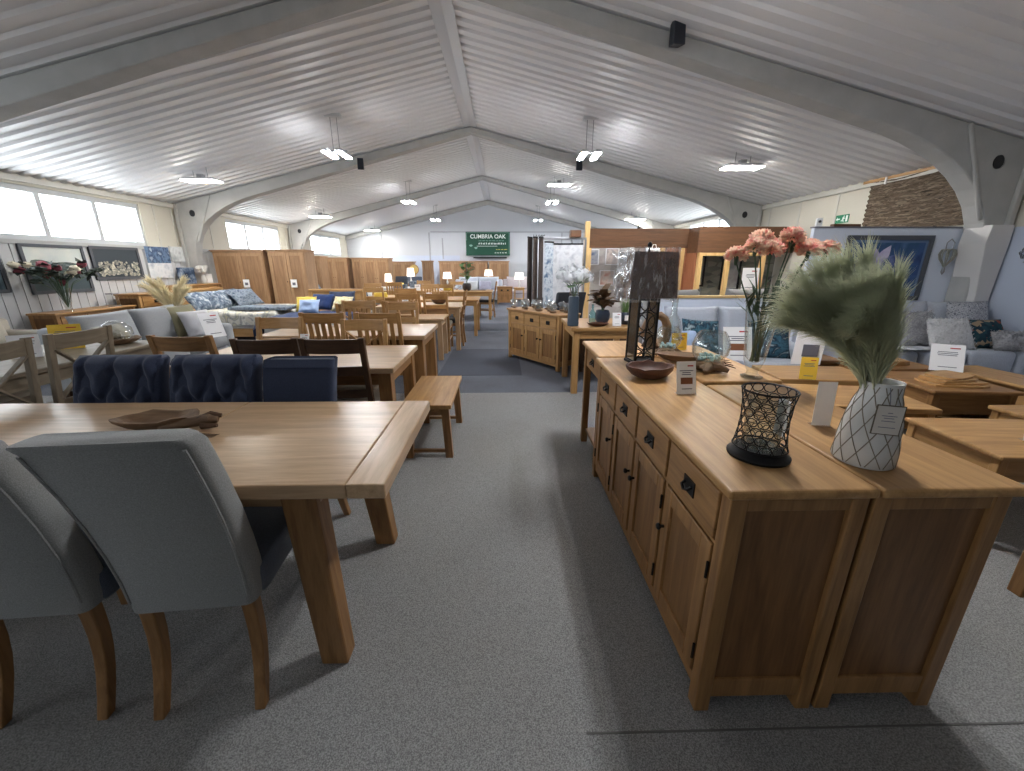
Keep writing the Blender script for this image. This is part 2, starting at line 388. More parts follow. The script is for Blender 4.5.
# concrete portal frames
M_conc = plain('concrete', srgb(176,176,174), .85, bump=.4, bscale=40, var=.16, vscale=5)
def frame(y, n):
    t = .11
    prof = []
    def half(sg, edge):
        # outer line then soffit with a curved haunch; returned from the ridge outwards
        xe = edge
        outer = [(xe, 0), (xe, ceil_z(xe)-.01)]
        dd = .24
        inner = []
        cx, cz = xe-sg*.24, 1.70
        inner.append((cx, 0)); inner.append((cx+(-sg)*.0, cz))
        # curve from column face to the rafter soffit
        x2 = xe-sg*1.75; z2 = ceil_z(x2)-dd
        p0 = Vector((cx, cz)); p3 = Vector((x2, z2)); p1 = Vector((cx-sg*.05, cz+.62)); sl = SL
        p2 = Vector((x2+sg*.7, z2-.7*sl))
        for i in range(1, 9):
            u = i/9; q = p0*(1-u)**3+p1*3*u*(1-u)**2+p2*3*u*u*(1-u)+p3*u**3
            inner.append((q.x,q.y))
        inner.append((x2,z2))
        return outer, inner
    oR, iR = half(1, XR-.04); oL, iL = half(-1, XL+.04)
    for sg, (o, i), nm in ((1,(oR,iR),'R'),(-1,(oL,iL),'L')):
        poly = o + [(RX, RZ-.02), (RX, RZ-.12)] + list(reversed(i))
        b = MB().prism(poly, 'y', y-t, y+t)
        # raised rib along the haunch joint and the column flange
        xe = o[0][0]
        jx = xe-sg*.78; 
        b.bar((jx, y-t-.012, ceil_z(jx)-.02), (xe-sg*.36, y-t-.012, 1.92), .05, .03, (0,1,0))
        b.bar((xe-sg*.03, y-t-.02, .02), (xe-sg*.03, y-t-.02, ceil_z(xe)-.02), .07, .05, (0,1,0))
        ob = struct(b.build('trim_%d'%n, M_conc, bevel=.015))
        h = MB(); hx = xe-sg*.35; hz = ceil_z(hx)-.28
        h.lathe([(.055,0),(.055,.01)], 16); 
        for q in range(len(h.v)):
            vx, vy, vz = h.v[q]; h.v[q] = (hx+vx, y-t-.002-vz, hz+vy*1.2)
        h.build('bolt_hole', plain('hole_dark', srgb(40,42,46), .8), ob)
        n += 1
    return n
n = 8
for y in FRAMES: n = frame(y, n)
# last truss against the back gable
b = MB()
for sg, xe in ((1, XR-.04), (-1, XL+.04)):
    b.hexa([(RX,YF-.2,RZ-.2),(xe,YF-.2,ceil_z(xe)-.2),(xe,YF,ceil_z(xe)-.2),(RX,YF,RZ-.2)],[(RX,YF-.2,RZ-.03),(xe,YF-.2,ceil_z(xe)-.03),(xe,YF,ceil_z(xe)-.03),(RX,YF,RZ-.03)])
struct(b.build('trim_%d'%n, M_conc)); n += 1
# white boxing round the foot of the right-hand column
def bq(x0_,x1_,z): return [(x0_,4.56,z),(x1_,4.56,z),(x1_,4.84,z),(x0_,4.84,z)]
b = MB().hexa(bq(XR-.25,XR-.08,0),bq(XR-.25,XR-.08,1.1)).hexa(bq(XR-.25,XR-.08,1.1),bq(XR-.33,XR-.06,1.68)).hexa(bq(XR-.33,XR-.06,1.68),bq(XR-.31,XR-.06,1.87))
struct(b.build('trim_%d'%n, plain('white_boxing', srgb(214,212,210), .6), bevel=.006)); n += 1

# partition lining on the right, pale blue white
PX = 5.30
struct(MB().box(3.60,XR-.25,4.87,4.92,0,1.86).build('wall_partition', plain('pale_blue_panel', srgb(222,230,244), .6), bevel=.004))
struct(MB().box(XR-.03,XR,1.6,4.7,0,1.85).build('wall_right_lining', M_bluewall))
struct(MB().box(3.59,XR-.25,4.86,4.93,1.86,1.875).build('trim_%d'%n, M_ink)); n += 1

# the timber booth at the right centre of the hall
BY, BYN, BXL, BXM, BXR = 8.5, 8.05, 1.74, 3.80, 5.62
struct(MB().box(BXL,BXM,BY,BY+.06,1.78,2.15).box(BXM-.06,BXM,BYN,BY,1.68,2.15).box(BXM,BXR,BYN,BYN+.06,1.68,2.15).build('wall_booth_fascia', wood('fascia','x'), bevel=.004))
b = MB().box(BXL-.09,BXL+.0,BY-.02,BY+.08,0,2.28).box(BXL,BXL+.05,BY-.01,BY+.05,0,1.78).box(3.20,3.29,BY,BY+.08,0,1.78).box(3.62,3.70,BY,BY+.08,0,1.78)
b.box(BXM-.02,BXM+.06,BYN-.02,BYN+.06,0,1.68).box(4.33,4.41,BYN-.02,BYN+.06,0,1.68).box(BXM+.06,4.33,BYN,BYN+.05,1.62,1.68).box(4.41,5.1,BYN,BYN+.05,1.62,1.68).box(5.02,5.1,BYN-.02,BYN+.06,0,1.68)
struct(b.build('trim_%d'%n, wood('pine','z'), bevel=.004)); n += 1
struct(MB().box(3.29,3.62,BY+.02,BY+.06,0,1.78).box(3.70,BXM-.02,BY+.02,BY+.06,0,1.78).box(BXM-.05,BXM-.02,BYN+.06,BY+.02,0,1.68).build('wall_booth_panel', wood('terra','z')))
M_stone = pattern('stone_wall', ((96,96,90),(134,134,124),(112,108,98),(150,148,138),(84,86,84)), 5.5, 2, .85, 'cell', (1,1,2.2))
M_stonepale = pattern('pale_stone_wall', ((176,170,166),(196,190,186),(184,176,174),(204,200,196)), 4.5, 2, .85, 'cell', (1,1,2.2))
struct(MB().box(BXL+.05,3.20,BY+.9,BY+.95,0,2.15).build('wall_booth_back', M_stonepale))
struct(MB().box(BXM+.06,BXR,BYN+.5,BYN+.55,0,2.1).build('wall_booth_stone', M_stone))

# half-height divider with a pine cap, behind the middle sofa
struct(MB().box(1.9,3.42,4.98,5.04,0,1.06).build('wall_divider', plain('pale_blue_panel', srgb(222,230,244), .6)))
struct(MB().box(1.88,3.44,4.96,5.06,1.06,1.09).build('trim_%d'%n, wood('pine','x'), bevel=.004)); n += 1

# ------------------------------------------------------------------ furniture makers
# chairs face +Y locally: backrest at -Y
def rrect(w, t, r=.02, k=3):
    pts = []
    for cx, cy, a0 in ((w/2-r,t/2-r,0),(-w/2+r,t/2-r,90),(-w/2+r,-t/2+r,180),(w/2-r,-t/2+r,270)):
        for i in range(k+1):
            a = R(a0+90*i/k); pts.append((cx+r*math.cos(a), cy+r*math.sin(a)))
    return pts
def taper_leg(p0, p1, w0, w1, name, mat, parent, curve=0, bev=.004):
    # square leg from the floor p0 to the top p1
    secs = []
    for i in range(7):
        u = i/6; c = Vector(p0).lerp(Vector(p1), u); c.y += curve*math.sin(math.pi*u)
        w = w0+(w1-w0)*u
        secs.append([(c.x-w/2,c.y-w/2,c.z),(c.x+w/2,c.y-w/2,c.z),(c.x+w/2,c.y+w/2,c.z),(c.x-w/2,c.y+w/2,c.z)])
    return MB().loft(secs).build(name, mat, parent, bevel=bev)

def padded_chair(label, back_mat, seat_mat, leg_mat, wb=.43, wt=.45, h=1.05, tuft=False, rake=.16, side=None, sz=.0):
    t = thing('upholstered_dining_chair', label, 'chair')
    secs = []; zs = [.395,.43,.52,.62,.74,.86,.96,h-.03,h-.005,h]
    hb = h-.03 if tuft else h; zs = zs[:-3]+[hb-.03,hb-.005,hb]
    for i, z in enumerate(zs):
        u = max(0,(z-.42)/(h-.42)); w = wb+(wt-wb)*u; th = .10-.015*u
        y = -.20-rake*(u**1.7) - (.012 if z > hb-.02 else 0)
        k = 1 if 0 < i < len(zs)-2 else (.985 if i != len(zs)-1 else .955)
        row = []
        for (a, c) in rrect(w*k, th*(k if k > .95 else .7), .025):
            # top line gently domed
            dz = .022*(1-(2*a/w)**2) if u > .9 else 0
            row.append((a, y+c+ .018*(2*a/w)**2, z+dz))
        secs.append(row)
    o = MB().loft(secs).build('backrest', back_mat, t, smooth=True, ang=50)
    # welt along both rear edges and across the foot of the back panel
    for s in (-1,1):
        pts = []
        for z in (.435,.52,.62,.74,.86,.96,h-.03):
            u = max(0,(z-.42)/(h-.42)); w = wb+(wt-wb)*u; th = .10-.015*u
            pts.append((s*(w/2-.016), -.20-rake*(u**1.7)-th/2+.016, z))
        MB().tube(pts, .0048, 6).build('piping', back_mat, o, smooth=True)
    if tuft:
        # deep buttoned front, a quilted skin laid over the pad
        tufts = [(.17,.74),(.5,.74),(.83,.74),(.335,.46),(.665,.46),(.0,.46),(1.0,.46),(.17,.18),(.5,.18),(.83,.18)]
        def fn(u, v):
            a = 2*u-1; z = .50+(h-.004-.50)*v; uu = (z-.42)/(h-.42)
            w = wb+(wt-wb)*uu; y = -.20-rake*(uu**1.7)+.043-.006*uu
            d = min(math.hypot((u-bx)*w, (v-bz)*(h-.5)) for bx, bz in tufts)
            # creases run from button to button
            cr = 1
            for (ax,az) in tufts:
                for (bx,bz) in tufts:
                    if az > bz and abs(ax-bx) < .2 and az-bz < .35:
                        px, pz = (bx-ax)*w, (bz-az)*(h-.5); qx, qz = (u-ax)*w, (v-az)*(h-.5)
                        k = max(0,min(1,(px*qx+pz*qz)/(px*px+pz*pz))); dd = math.hypot(qx-k*px, qz-k*pz); cr = min(cr, .45+dd/.045)
                if az > .7: 
                    if v > az: cr = min(cr, .5+abs(u-ax)*w/.05)
            puff = min(1,(d/.075))**.7*min(1,cr)
            e = min(1,min(u,1-u)*10)**.5*min(1,min(v+.2,(1-v)*13))**.5
            return (a*(w/2-.002-.012*(1-e)), y-.012+e*(.016+.046*puff), z-.01*(1-e)*(v>.9))
        cu = MB().surf(fn, 56, 44).build('tufted_front', back_mat, o, smooth=True, ang=180)
        for bx, bz in tufts:
            if 0 < bx < 1:
                p = fn(bx, bz); MB().ball((p[0],p[1]+.003,p[2]), (.012,.007,.012), 8, 5).build('button', back_mat, o, smooth=True)
    sd = []
    for z, k, dy in ((.39,.97,0),(.402,1,0),(.47,1,0),(.488,.985,0),(.498,.93,0)):
        sd.append([(a*k, .045+c*k, z) for a, c in rrect(wb+.02, .48, .04)])
    MB().loft(sd).build('seat', seat_mat, t, smooth=True, ang=60)
    for s in (-1,1):
        taper_leg((s*(wb/2-.03),-.27,0),(s*(wb/2-.035),-.20,.42),.034,.044,'leg',leg_mat,t, .028)
        taper_leg((s*(wb/2-.03),.235,0),(s*(wb/2-.03),.235,.405),.034,.045,'leg',leg_mat,t)
    return t

def wooden_chair(label, style, kind, seat_mat=None, w=.43, h=1.0):
    t = thing('dining_chair', label, 'chair')
    wz = wood(kind,'z'); wx = wood(kind,'x')
    rk = .09
    def bk(z): return -.20-rk*max(0,(z-.44))/.56
    for s in (-1,1):
        b = MB(); x = s*(w/2-.02)
        secs = []
        for z, yy in ((0,-.235),(.2,-.212),(.44,-.20),(.7,bk(.7)),(h,bk(h))):
            secs.append([(x-.019,yy-.017,z),(x+.019,yy-.017,z),(x+.019,yy+.017,z),(x-.019,yy+.017,z)])
        b.loft(secs).build('leg', wz, t, bevel=.004)
        MB().hexa([(x-.017,.185,0),(x+.017,.185,0),(x+.017,.219,0),(x-.017,.219,0)],[(x-.02,.18,.44),(x+.02,.18,.44),(x+.02,.222,.44),(x-.02,.222,.44)]).build('leg', wz, t, bevel=.004)
        MB().bar((x,-.21,.2),(x,.2,.2),.018,.03).build('stretcher', wood(kind,'y'), t, bevel=.003)
    MB().bar((-w/2+.03,-.2,.40),(w/2-.03,-.2,.40),.018,.055).bar((-w/2+.03,.2,.40),(w/2-.03,.2,.40),.018,.055).bar((-w/2+.02,-.2,.40),(-w/2+.02,.2,.40),.018,.055).bar((w/2-.02,-.2,.40),(w/2-.02,.2,.40),.018,.055).build('seat_frame', wx, t)
    if seat_mat:
        MB().loft([[(a*k,.012+c*k,z) for a,c in rrect(w,.44,.03)] for z,k in ((.43,.98),(.445,1),(.47,1),(.487,.94))]).build('seat_pad', seat_mat, t, smooth=True, ang=60)
    else:
        MB().box(-w/2,w/2,-.2,.235,.43,.458).build('seat', wx, t, bevel=.008)
    def rail(z0, z1, name):
        # curved rail between the posts
        secs = []
        for i in range(7):
            u = i/6; x = (-1+2*u)*(w/2-.03); dy = -.022*(1-(2*u-1)**2)
            y0 = bk(z0)+dy; y1 = bk(z1)+dy
            secs.append([(x,y0-.010,z0),(x,y0+.010,z0),(x,y1+.010,z1),(x,y1-.010,z1)])
        return MB().loft(secs).build(name, wx, t, bevel=.003)
    rail(h-.105, h-.008, 'top_rail')
    if style == 'ladder':
        rail(.74,.805,'back_slat'); rail(.575,.635,'back_slat')
    elif style == 'cross':
        rail(.56,.61,'back_rail')
        for s in (-1,1):
            MB().bar((s*(w/2-.03),bk(.61)-.008-.006*s,.61),(-s*(w/2-.03),bk(h-.1)-.008-.006*s,h-.1),.012,.032,(0,1,0)).build('cross_brace', wx, t, bevel=.002)
    else:
        rail(.56,.61,'back_rail')
        k = 5 if style == 'slat' else 3
        for i in range(k):
            x = (-1+2*(i+.5)/k)*(w/2-.06)
            MB().hexa([(x-.02,bk(.6)-.022,.6),(x+.02,bk(.6)-.022,.6),(x+.02,bk(.6)-.01,.6),(x-.02,bk(.6)-.01,.6)],[(x-.02,bk(h-.1)-.022,h-.1),(x+.02,bk(h-.1)-.022,h-.1),(x+.02,bk(h-.1)-.01,h-.1),(x-.02,bk(h-.1)-.01,h-.1)]).build('back_slat', wz, t, bevel=.002)
    return t

def table(name, label, w, d, h, kind='oak', lw=.075, tt=.035, ov=.03, ap=.09, cat='table', shelf=None, legkind=None, ends=False, loc=(0,0,0), rz=0, group=None):
    t = thing(name, label, cat, loc, rz, group); lk = legkind or kind
    if ends:
        MB().box(-w/2+.12,w/2-.12,-d/2,d/2,h-tt,h).build('tabletop', wood(kind,'x'), t, bevel=.006)
        for s in (-1,1): MB().box(min(s*w/2,s*(w/2-.119)),max(s*w/2,s*(w/2-.119)),-d/2,d/2,h-tt,h).build('breadboard_end', wood(kind,'y'), t, bevel=.006)
    else: MB().box(-w/2,w/2,-d/2,d/2,h-tt,h).build('tabletop', wood(kind,'x'), t, bevel=.008)
    x = w/2-ov-lw; y = d/2-ov-lw
    for sx in (-1,1):
        for sy in (-1,1):
            xa, xb = sorted((sx*(w/2-ov),sx*x)); ya, yb = sorted((sy*(d/2-ov),sy*y))
            MB().box(xa,xb,ya,yb,0,h-tt).build('leg', wood(lk,'z'), t, bevel=.005)
    if ap:
        q = .022; o = ov+.012
        for ya in (-d/2+o, d/2-o-q): MB().box(-x,x,ya,ya+q,h-tt-ap,h-tt).build('apron', wood(lk,'x'), t)
        for xa in (-w/2+o, w/2-o-q): MB().box(xa,xa+q,-y,y,h-tt-ap,h-tt).build('apron', wood(lk,'y'), t)
    if shelf: MB().box(-w/2+ov+.01,w/2-ov-.01,-d/2+ov+.01,d/2-ov-.01,shelf,shelf+.025).build('shelf', wood(kind,'x'), t)
    return t

def bow_handle(t, x, y, z, parent, mat=None):
    # iron plate with a drop bail, facing -Y
    b = MB().box(x-.038,x+.038,y-.004,y,z-.027,z+.027)
    b.tube([(x-.024,y-.006,z+.006),(x-.022,y-.018,z-.004),(x,y-.022,z-.012),(x+.022,y-.018,z-.004),(x+.024,y-.006,z+.006)],.005,6)
    return b.build('handle', mat or M_black, parent, smooth=True)
def sideboard(label, w, d, h, n, doors, kind='mid', topk=None, loc=(0,0,0), rz=0, group=None, name='sideboard', knobs=None, rows=1, dh=.17, pattern=None, feet=.06):
    # front faces -Y, origin on the floor at the middle
    t = thing(name, label, 'sideboard', loc, rz, group); topk = topk or kind
    wz = wood(kind,'z'); wx = wood(kind,'x'); tt = .03; ov = .022; pw = .05
    x0,x1,y0,y1 = -w/2+ov, w/2-ov, -d/2+ov, d/2-.006
    for xa in (x0, x1-pw):
        for ya in (y0, y1-pw): MB().box(xa,xa+pw,ya,ya+pw,0,h-tt).build('corner_post', wz, t, bevel=.004)
    b = MB()
    for xa in (x0+.004, x1-.026):
        b.box(xa,xa+.022,y0+pw,y1-pw,feet,feet+.075).box(xa,xa+.022,y0+pw,y1-pw,h-tt-.05,h-tt)
    b.box(x0+pw,x1-pw,y1-.02,y1-.002,feet,h-tt).box(x0+pw,x1-pw,y0+.015,y1-.02,feet,feet+.02)
    b.build('carcass', wz, t, bevel=.003)
    for xa in (x0+.014, x1-.020): MB().box(xa,xa+.006,y0+pw-.004,y1-pw+.004,feet+.07,h-tt-.045).build('side_panel', wood('panel','z'), t)
    fz0 = feet; zd = h-tt-.02-rows*(dh+.012)
    b = MB().box(x0+pw,x1-pw,y0+.008,y0+.028,fz0,fz0+.045).box(x0+pw,x1-pw,y0+.008,y0+.028,h-tt-.02,h-tt)
    for r in range(rows): b.box(x0+pw,x1-pw,y0+.008,y0+.028,h-tt-.02-(r+1)*(dh+.012),h-tt-.02-(r+1)*(dh+.012)+.012)
    fw = (x1-x0-2*pw)
    for i in range(1, n): xx = x0+pw+fw*i/n; b.box(xx-.009,xx+.009,y0+.008,y0+.028,fz0+.045,h-tt-.02)
    b.build('front_frame', wx, t, bevel=.002)
    MB().box(-w/2,w/2,-d/2,d/2,h-tt,h).build('top', wood(topk,'x'), t, bevel=.011, seg=3)
    for r in range(rows):
        z0 = h-tt-.02-(r+1)*(dh+.012)+.015; z1 = z0+dh-.006
        for i in range(n):
            xa = x0+pw+fw*i/n+.012; xb = x0+pw+fw*(i+1)/n-.012
            dr = MB().box(xa,xb,y0,y0+.018,z0,z1).build('drawer', wx, t, bevel=.005)
            bow_handle(t,(xa+xb)/2,y0,(z0+z1)/2,dr)
    if doors:
        for i in range(n):
            xa = x0+pw+fw*i/n+.012; xb = x0+pw+fw*(i+1)/n-.012; za = fz0+.05; zb = zd-.004; q = .06
            dm = MB().box(xa,xa+q,y0,y0+.02,za,zb).box(xb-q,xb,y0,y0+.02,za,zb).box(xa+q,xb-q,y0,y0+.02,za,za+q).box(xa+q,xb-q,y0,y0+.02,zb-q,zb)
            dr = dm.build('door', wz, t, bevel=.004)
            MB().box(xa+q-.005,xb-q+.005,y0+.010,y0+.017,za+q-.005,zb-q+.005).build('door_panel', wood('mid' if kind == 'honey' else 'panel2','z'), dr)
            left = (i%2 == 1) if knobs is None else knobs[i]
            kx = xa+.025 if left else xb-.025; hx = xb+.004 if left else xa-.004
            zk = za+(zb-za)*.66
            kb = MB(); kb.lathe([(.006,0),(.006,.012),(.013,.018),(.014,.024),(.009,.03),(.002,.031)], 12)
            for q2 in range(len(kb.v)):
                vx,vy,vz = kb.v[q2]; kb.v[q2] = (kx+vx, y0-vz, zk+vy)
            kb.build('knob', M_black, dr, smooth=True)
            for zz in (za+.09, zb-.09): MB().tube([(hx,y0-.003,zz-.03),(hx,y0-.003,zz+.03)],.005,6).build('hinge', M_black, dr)
    return t

def wardrobe(label, w, d, h, kind='ward', loc=(0,0,0), rz=0, group=None, drawers=True):
    t = thing('wardrobe', label, 'wardrobe', loc, rz, group); wz = wood(kind,'z'); wx = wood(kind,'x')
    MB().box(-w/2+.02,w/2-.02,-d/2+.025,d/2,.06,h-.05).build('carcass', wz, t, bevel=.004)
    MB().box(-w/2,w/2,-d/2,d/2+.005,h-.05,h-.025).box(-w/2-.02,w/2+.02,-d/2-.02,d/2+.005,h-.025,h).build('cornice', wx, t, bevel=.006)
    MB().box(-w/2,w/2,-d/2,d/2,0,.07).build('plinth', wx, t, bevel=.004)
    zb = .36 if drawers else .09
    for s in (0,1):
        xa = -w/2+.035+s*(w/2-.035); xb = xa+w/2-.035; q = .075; y0 = -d/2+.005
        xa += .003; xb -= .003
        m = MB().box(xa,xa+q,y0,y0+.02,zb,h-.06).box(xb-q,xb,y0,y0+.02,zb,h-.06).box(xa+q,xb-q,y0,y0+.02,zb,zb+q).box(xa+q,xb-q,y0,y0+.02,h-.06-q,h-.06)
        dr = m.build('door', wz, t, bevel=.003)
        MB().box(xa+q-.004,xb-q+.004,y0+.012,y0+.018,zb+q-.004,h-.06-q+.004).build('door_panel', wood('ward2','z'), dr)
        kx = xb-.03 if s == 0 else xa+.03
        MB().ball((kx,y0-.016,(zb+h)/2),(.012,.012,.012),8,6).box(kx-.004,kx+.004,y0-.012,y0,(zb+h)/2-.004,(zb+h)/2+.004).build('knob', M_black, dr, smooth=True)
        if drawers:
            dw = MB().box(xa,xb,y0,y0+.02,.09,.34).build('drawer', wx, t, bevel=.003)
            MB().ball(((xa+xb)/2,y0-.016,.22),.012,8,6).box((xa+xb)/2-.004,(xa+xb)/2+.004,y0-.012,y0,.216,.224).build('knob', M_black, dw, smooth=True)
    return t

def soft(b, x0,x1,y0,y1,z0,z1, r=.05):
    # rounded upholstery block
    w, d = x1-x0, y1-y0; cx, cy = (x0+x1)/2, (y0+y1)/2; secs = []
    for z, k in ((z0,r*.6),(z0+r*.4,r*.12),(z0+r*.9,0),(z1-r*.9,0),(z1-r*.35,r*.15),(z1-r*.08,r*.5),(z1,r*.95)):
        secs.append([(cx+a, cy+c, z) for a, c in rrect(w-2*k, d-2*k, min(r,w/2-k-.001,d/2-k-.001))])
    return b.loft(secs)
def sofa(label, w, d, h, n, mat, loc=(0,0,0), rz=0, group=None, arm=.18, backs=None, name='sofa', sz=.47):
    # faces -Y, origin at the middle of the base
    t = thing(name, label, 'sofa', loc, rz, group); fd = backs or mat
    soft(MB(),-w/2+arm*.8,w/2-arm*.8,-d/2+.03,d/2-.05,.10,.30,.03).build('base', mat, t, smooth=True, ang=60)
    soft(MB(),-w/2+.02,w/2-.02,d/2-.2,d/2,.10,h-.1,.06).build('back', mat, t, smooth=True, ang=60)
    for s in (-1,1):
        xa, xb = sorted((s*w/2, s*(w/2-arm))); soft(MB(),xa,xb,-d/2,d/2-.02,.10,.62,.07).build('arm', mat, t, smooth=True, ang=60)
    iw = w-2*arm
    for i in range(n):
        xa = -iw/2+iw*i/n+.004; xb = -iw/2+iw*(i+1)/n-.004
        soft(MB(),xa,xb,-d/2+.0,d/2-.2,.30,sz,.05).build('seat_cushion', mat, t, smooth=True, ang=60)
        Mx = Matrix.Translation(((xa+xb)/2, d/2-.27, sz+(h-sz)/2-.01)) @ Matrix.Rotation(R(-12),4,'X')
        MB().pillow(xb-xa+.02, h-sz+.05, .22, Mx, puff=.3).build('back_cushion', fd, t, smooth=True, ang=80)
    for sx in (-1,1):
        for sy in (-1,1): MB().box(sx*(w/2-.1)-.03,sx*(w/2-.1)+.03,sy*(d/2-.09)-.03,sy*(d/2-.09)+.03,0,.105).build('foot', wood('dark','z'), t)
    return t

def cushion(label, w, h, mat, loc, rz=0, tilt=-20, roll=0, th=.15, group=None, name='scatter_cushion', crumple=.02):
    # stands on its lower edge at loc, facing -Y before rz, leaning back by tilt
    Mx = Matrix.Rotation(R(tilt),4,'X') @ Matrix.Rotation(R(roll),4,'Y')
    b = MB().pillow(w, h, th, Mx, 12, .5, crumple, seed=loc[0]*7+loc[1]*3)
    mz = min(p[2] for p in b.v); b.v = [(p[0],p[1],p[2]-mz) for p in b.v]
    o = b.build(name, mat, None, loc, rz, smooth=True, ang=100)
    return tag(o, label, 'cushion', group)
def fur(o, b_mat, n, ln, name='fur'):
    # fringe of soft tufts over a cushion, part of it
    b = MB(); me = o.data; rr = random.Random(n)
    vs = [v.co.copy() for v in me.vertices]; ns = [v.normal.copy() for v in me.vertices]
    for i in range(n):
        k = rr.randrange(len(vs)); p = vs[k]+Vector((rr.uniform(-.02,.02) for _ in range(3)))*1.0
        d = (ns[k]+Vector((rr.uniform(-.8,.8),rr.uniform(-.8,.8),rr.uniform(-.9,.5)))).normalized()*ln*rr.uniform(.5,1)
        s = d.cross(Vector((0,0,1))).normalized()*.005
        b.add([p-s,p+s,p+d],[(0,1,2)])
    o2 = b.build(name, b_mat, o); return o2

def price_card(label, loc, rz, w=.07, h=.10, mat=None, lines=True, tilt=14, pic=False, group=None, base=True, lying=False):
    t = thing('price_card', label, 'card', loc, R(rz), group); mat = mat or M_card
    a = R(tilt)
    def P(x, z, off=0): return (x, z*math.sin(a)-off*math.cos(a), z*math.cos(a)+off*math.sin(a)+.003)
    b = MB().hexa([P(-w/2,0),P(w/2,0),P(w/2,0,-.002),P(-w/2,0,-.002)],[P(-w/2,h),P(w/2,h),P(w/2,h,-.002),P(-w/2,h,-.002)])
    b.build('card', mat, t)
    if base: MB().box(-w/2,w/2,-.012,.03,0,.003).build('stand', M_acrylic, t)
    def strip(z0, z1, x0, x1, m, nm):
        MB().add([P(x0,z0,.001),P(x1,z0,.001),P(x1,z1,.001),P(x0,z1,.001)],[(0,1,2,3)]).build(nm, m, t)
    if lines:
        rr = random.Random(int(loc[0]*100+loc[1]*37))
        strip(h*.84,h*.88,w*.06,w*.36,M_red,'print_line')
        for i in range(3):
            q = rr.uniform(.2,.36); strip(h*(.70-.06*i),h*(.725-.06*i),-w*q,w*q,M_ink,'print_line')
        if pic: strip(h*.3,h*.5,-w*.3,w*.32,M_brownprint,'printed_picture')
        strip(h*.14,h*.165,-w*.25,w*.3,M_ink,'print_line')
    return t

def bottle(b, prof, n=20, c=(0,0,0)): return b.lathe(prof, n, c)

# ------------------------------------------------------------------ left foreground: extended dining table
T1X, T1Y, T1H = -1.50, 1.535, .785
t = thing('dining_table', 'long extended pale oak dining table with breadboard ends in front of the navy chairs', 'table', (0,0,0))
x0, x1, y0, y1 = -2.66, -.38, 1.13, 1.95
MB().box(-1.286,x1-.1245,y0,y1,T1H-.052,T1H).build('tabletop', wood('pale','x'), t, bevel=.006, seg=2)
MB().box(x0+.1245,-1.2885,y0,y1,T1H-.052,T1H).build('tabletop_leaf', wood('pale','x'), t, bevel=.004)
MB().box(x1-.124,x1,y0,y1,T1H-.052,T1H).build('breadboard_end', wood('pale','y'), t, bevel=.006, seg=3)
MB().box(x0,x0+.124,y0,y1,T1H-.052,T1H).build('breadboard_end', wood('pale','y'), t, bevel=.006, seg=3)
b = MB().box(x0+.26,x1-.26,y0+.10,y0+.13,T1H-.14,T1H-.052).box(x0+.26,x1-.26,y1-.13,y1-.10,T1H-.14,T1H-.052).box(x1-.30,x1-.27,y0+.13,y1-.13,T1H-.14,T1H-.052)
b.build('apron', wood('pale','x'), t)
for sx in (-1,1):
    for sy in (-1,1):
        cx = (x1-.285) if sx > 0 else (x0+.285); cy = (y1-.09) if sy > 0 else (y0+.09)
        bx = cx + sx*.02; by = cy + sy*.02 ; wt_, wb_ = .060, .046
        secs = []
        for u, w in ((0,.05),(.5,.055),(1,.06)):
            ax = bx*(1-u)+(cx-.04*sx)*u; ay = by*(1-u)+(cy-.03*sy)*u; z = (T1H-.052)*u
            secs.append([(ax-w,ay-w*.8,z),(ax+w,ay-w*.8,z),(ax+w,ay+w*.8,z),(ax-w,ay+w*.8,z)])
        MB().loft(secs).build('leg', wood('mid','z'), t, bevel=.008)

G = Kind(lambda lab: padded_chair(lab, M_grey, M_blue_or_shaded, wood('mid','z'), .378, .405, 1.035, rake=.145))  # shade on the seat is put into its darker fabric colour
G((-1.02,1.275,0), R(5), 'grey linen dining chair with piped back and shade-toned seat, beside the splayed table leg', 'grey linen chairs')
G((-1.52,1.255,0), R(4), 'grey linen dining chair cut off by the left edge of the photo', 'grey linen chairs')
NV = Kind(lambda lab: padded_chair(lab, M_navy, M_navy, wood('mid','z'), .45, .46, 1.0, tuft=True, rake=.12))
NV((-2.06,1.86,0), R(180), 'navy buttoned dining chair nearest the grey cross-back chairs', 'navy buttoned chairs')
NV((-1.555,1.86,0), R(180), 'navy buttoned dining chair standing next to the plain navy chair', 'navy buttoned chairs')
c = padded_chair('narrow plain navy dining chair without buttons', M_navy, M_navy, wood('mid','z'), .36, .38, .95, rake=.10)
c.location = (-1.105,1.86,0); c.rotation_euler = (0,0,R(180))

# driftwood centrepiece lying on the dining table
def slab_bowl(name, label, cat, L_, W_, H_, mat, loc, rz, seed, group=None):
    b = MB(); secs = []
    rr = random.Random(seed); n = 20
    def ringp(k, z, jit=.0):
        out = []
        for i in range(n):
            a = 2*math.pi*i/n; q = 1+.16*noise.noise(Vector((math.cos(a)*1.4+seed,math.sin(a)*1.4,z*3)))
            out.append((L_/2*k*math.cos(a)*q, W_/2*k*math.sin(a)*q, z+.018*noise.noise(Vector((math.cos(a)*2,math.sin(a)*2+seed,1)))*(1 if z > .01 else 0)))
        return out
    secs = [ringp(.45,0),ringp(.72,H_*.25),ringp(.94,H_*.7),ringp(1,H_),ringp(.9,H_*.98),ringp(.78,H_*.62),ringp(.5,H_*.4)]
    b.loft(secs)
    o = b.build(name, mat, None, loc, rz, smooth=True, ang=50); return tag(o, label, cat, group)
slab_bowl('driftwood_bowl', 'long shallow driftwood bowl lying on the pale dining table', 'bowl', .36, .17, .05, wood('drift','x'), (-1.48,1.62,T1H), R(8), 3)
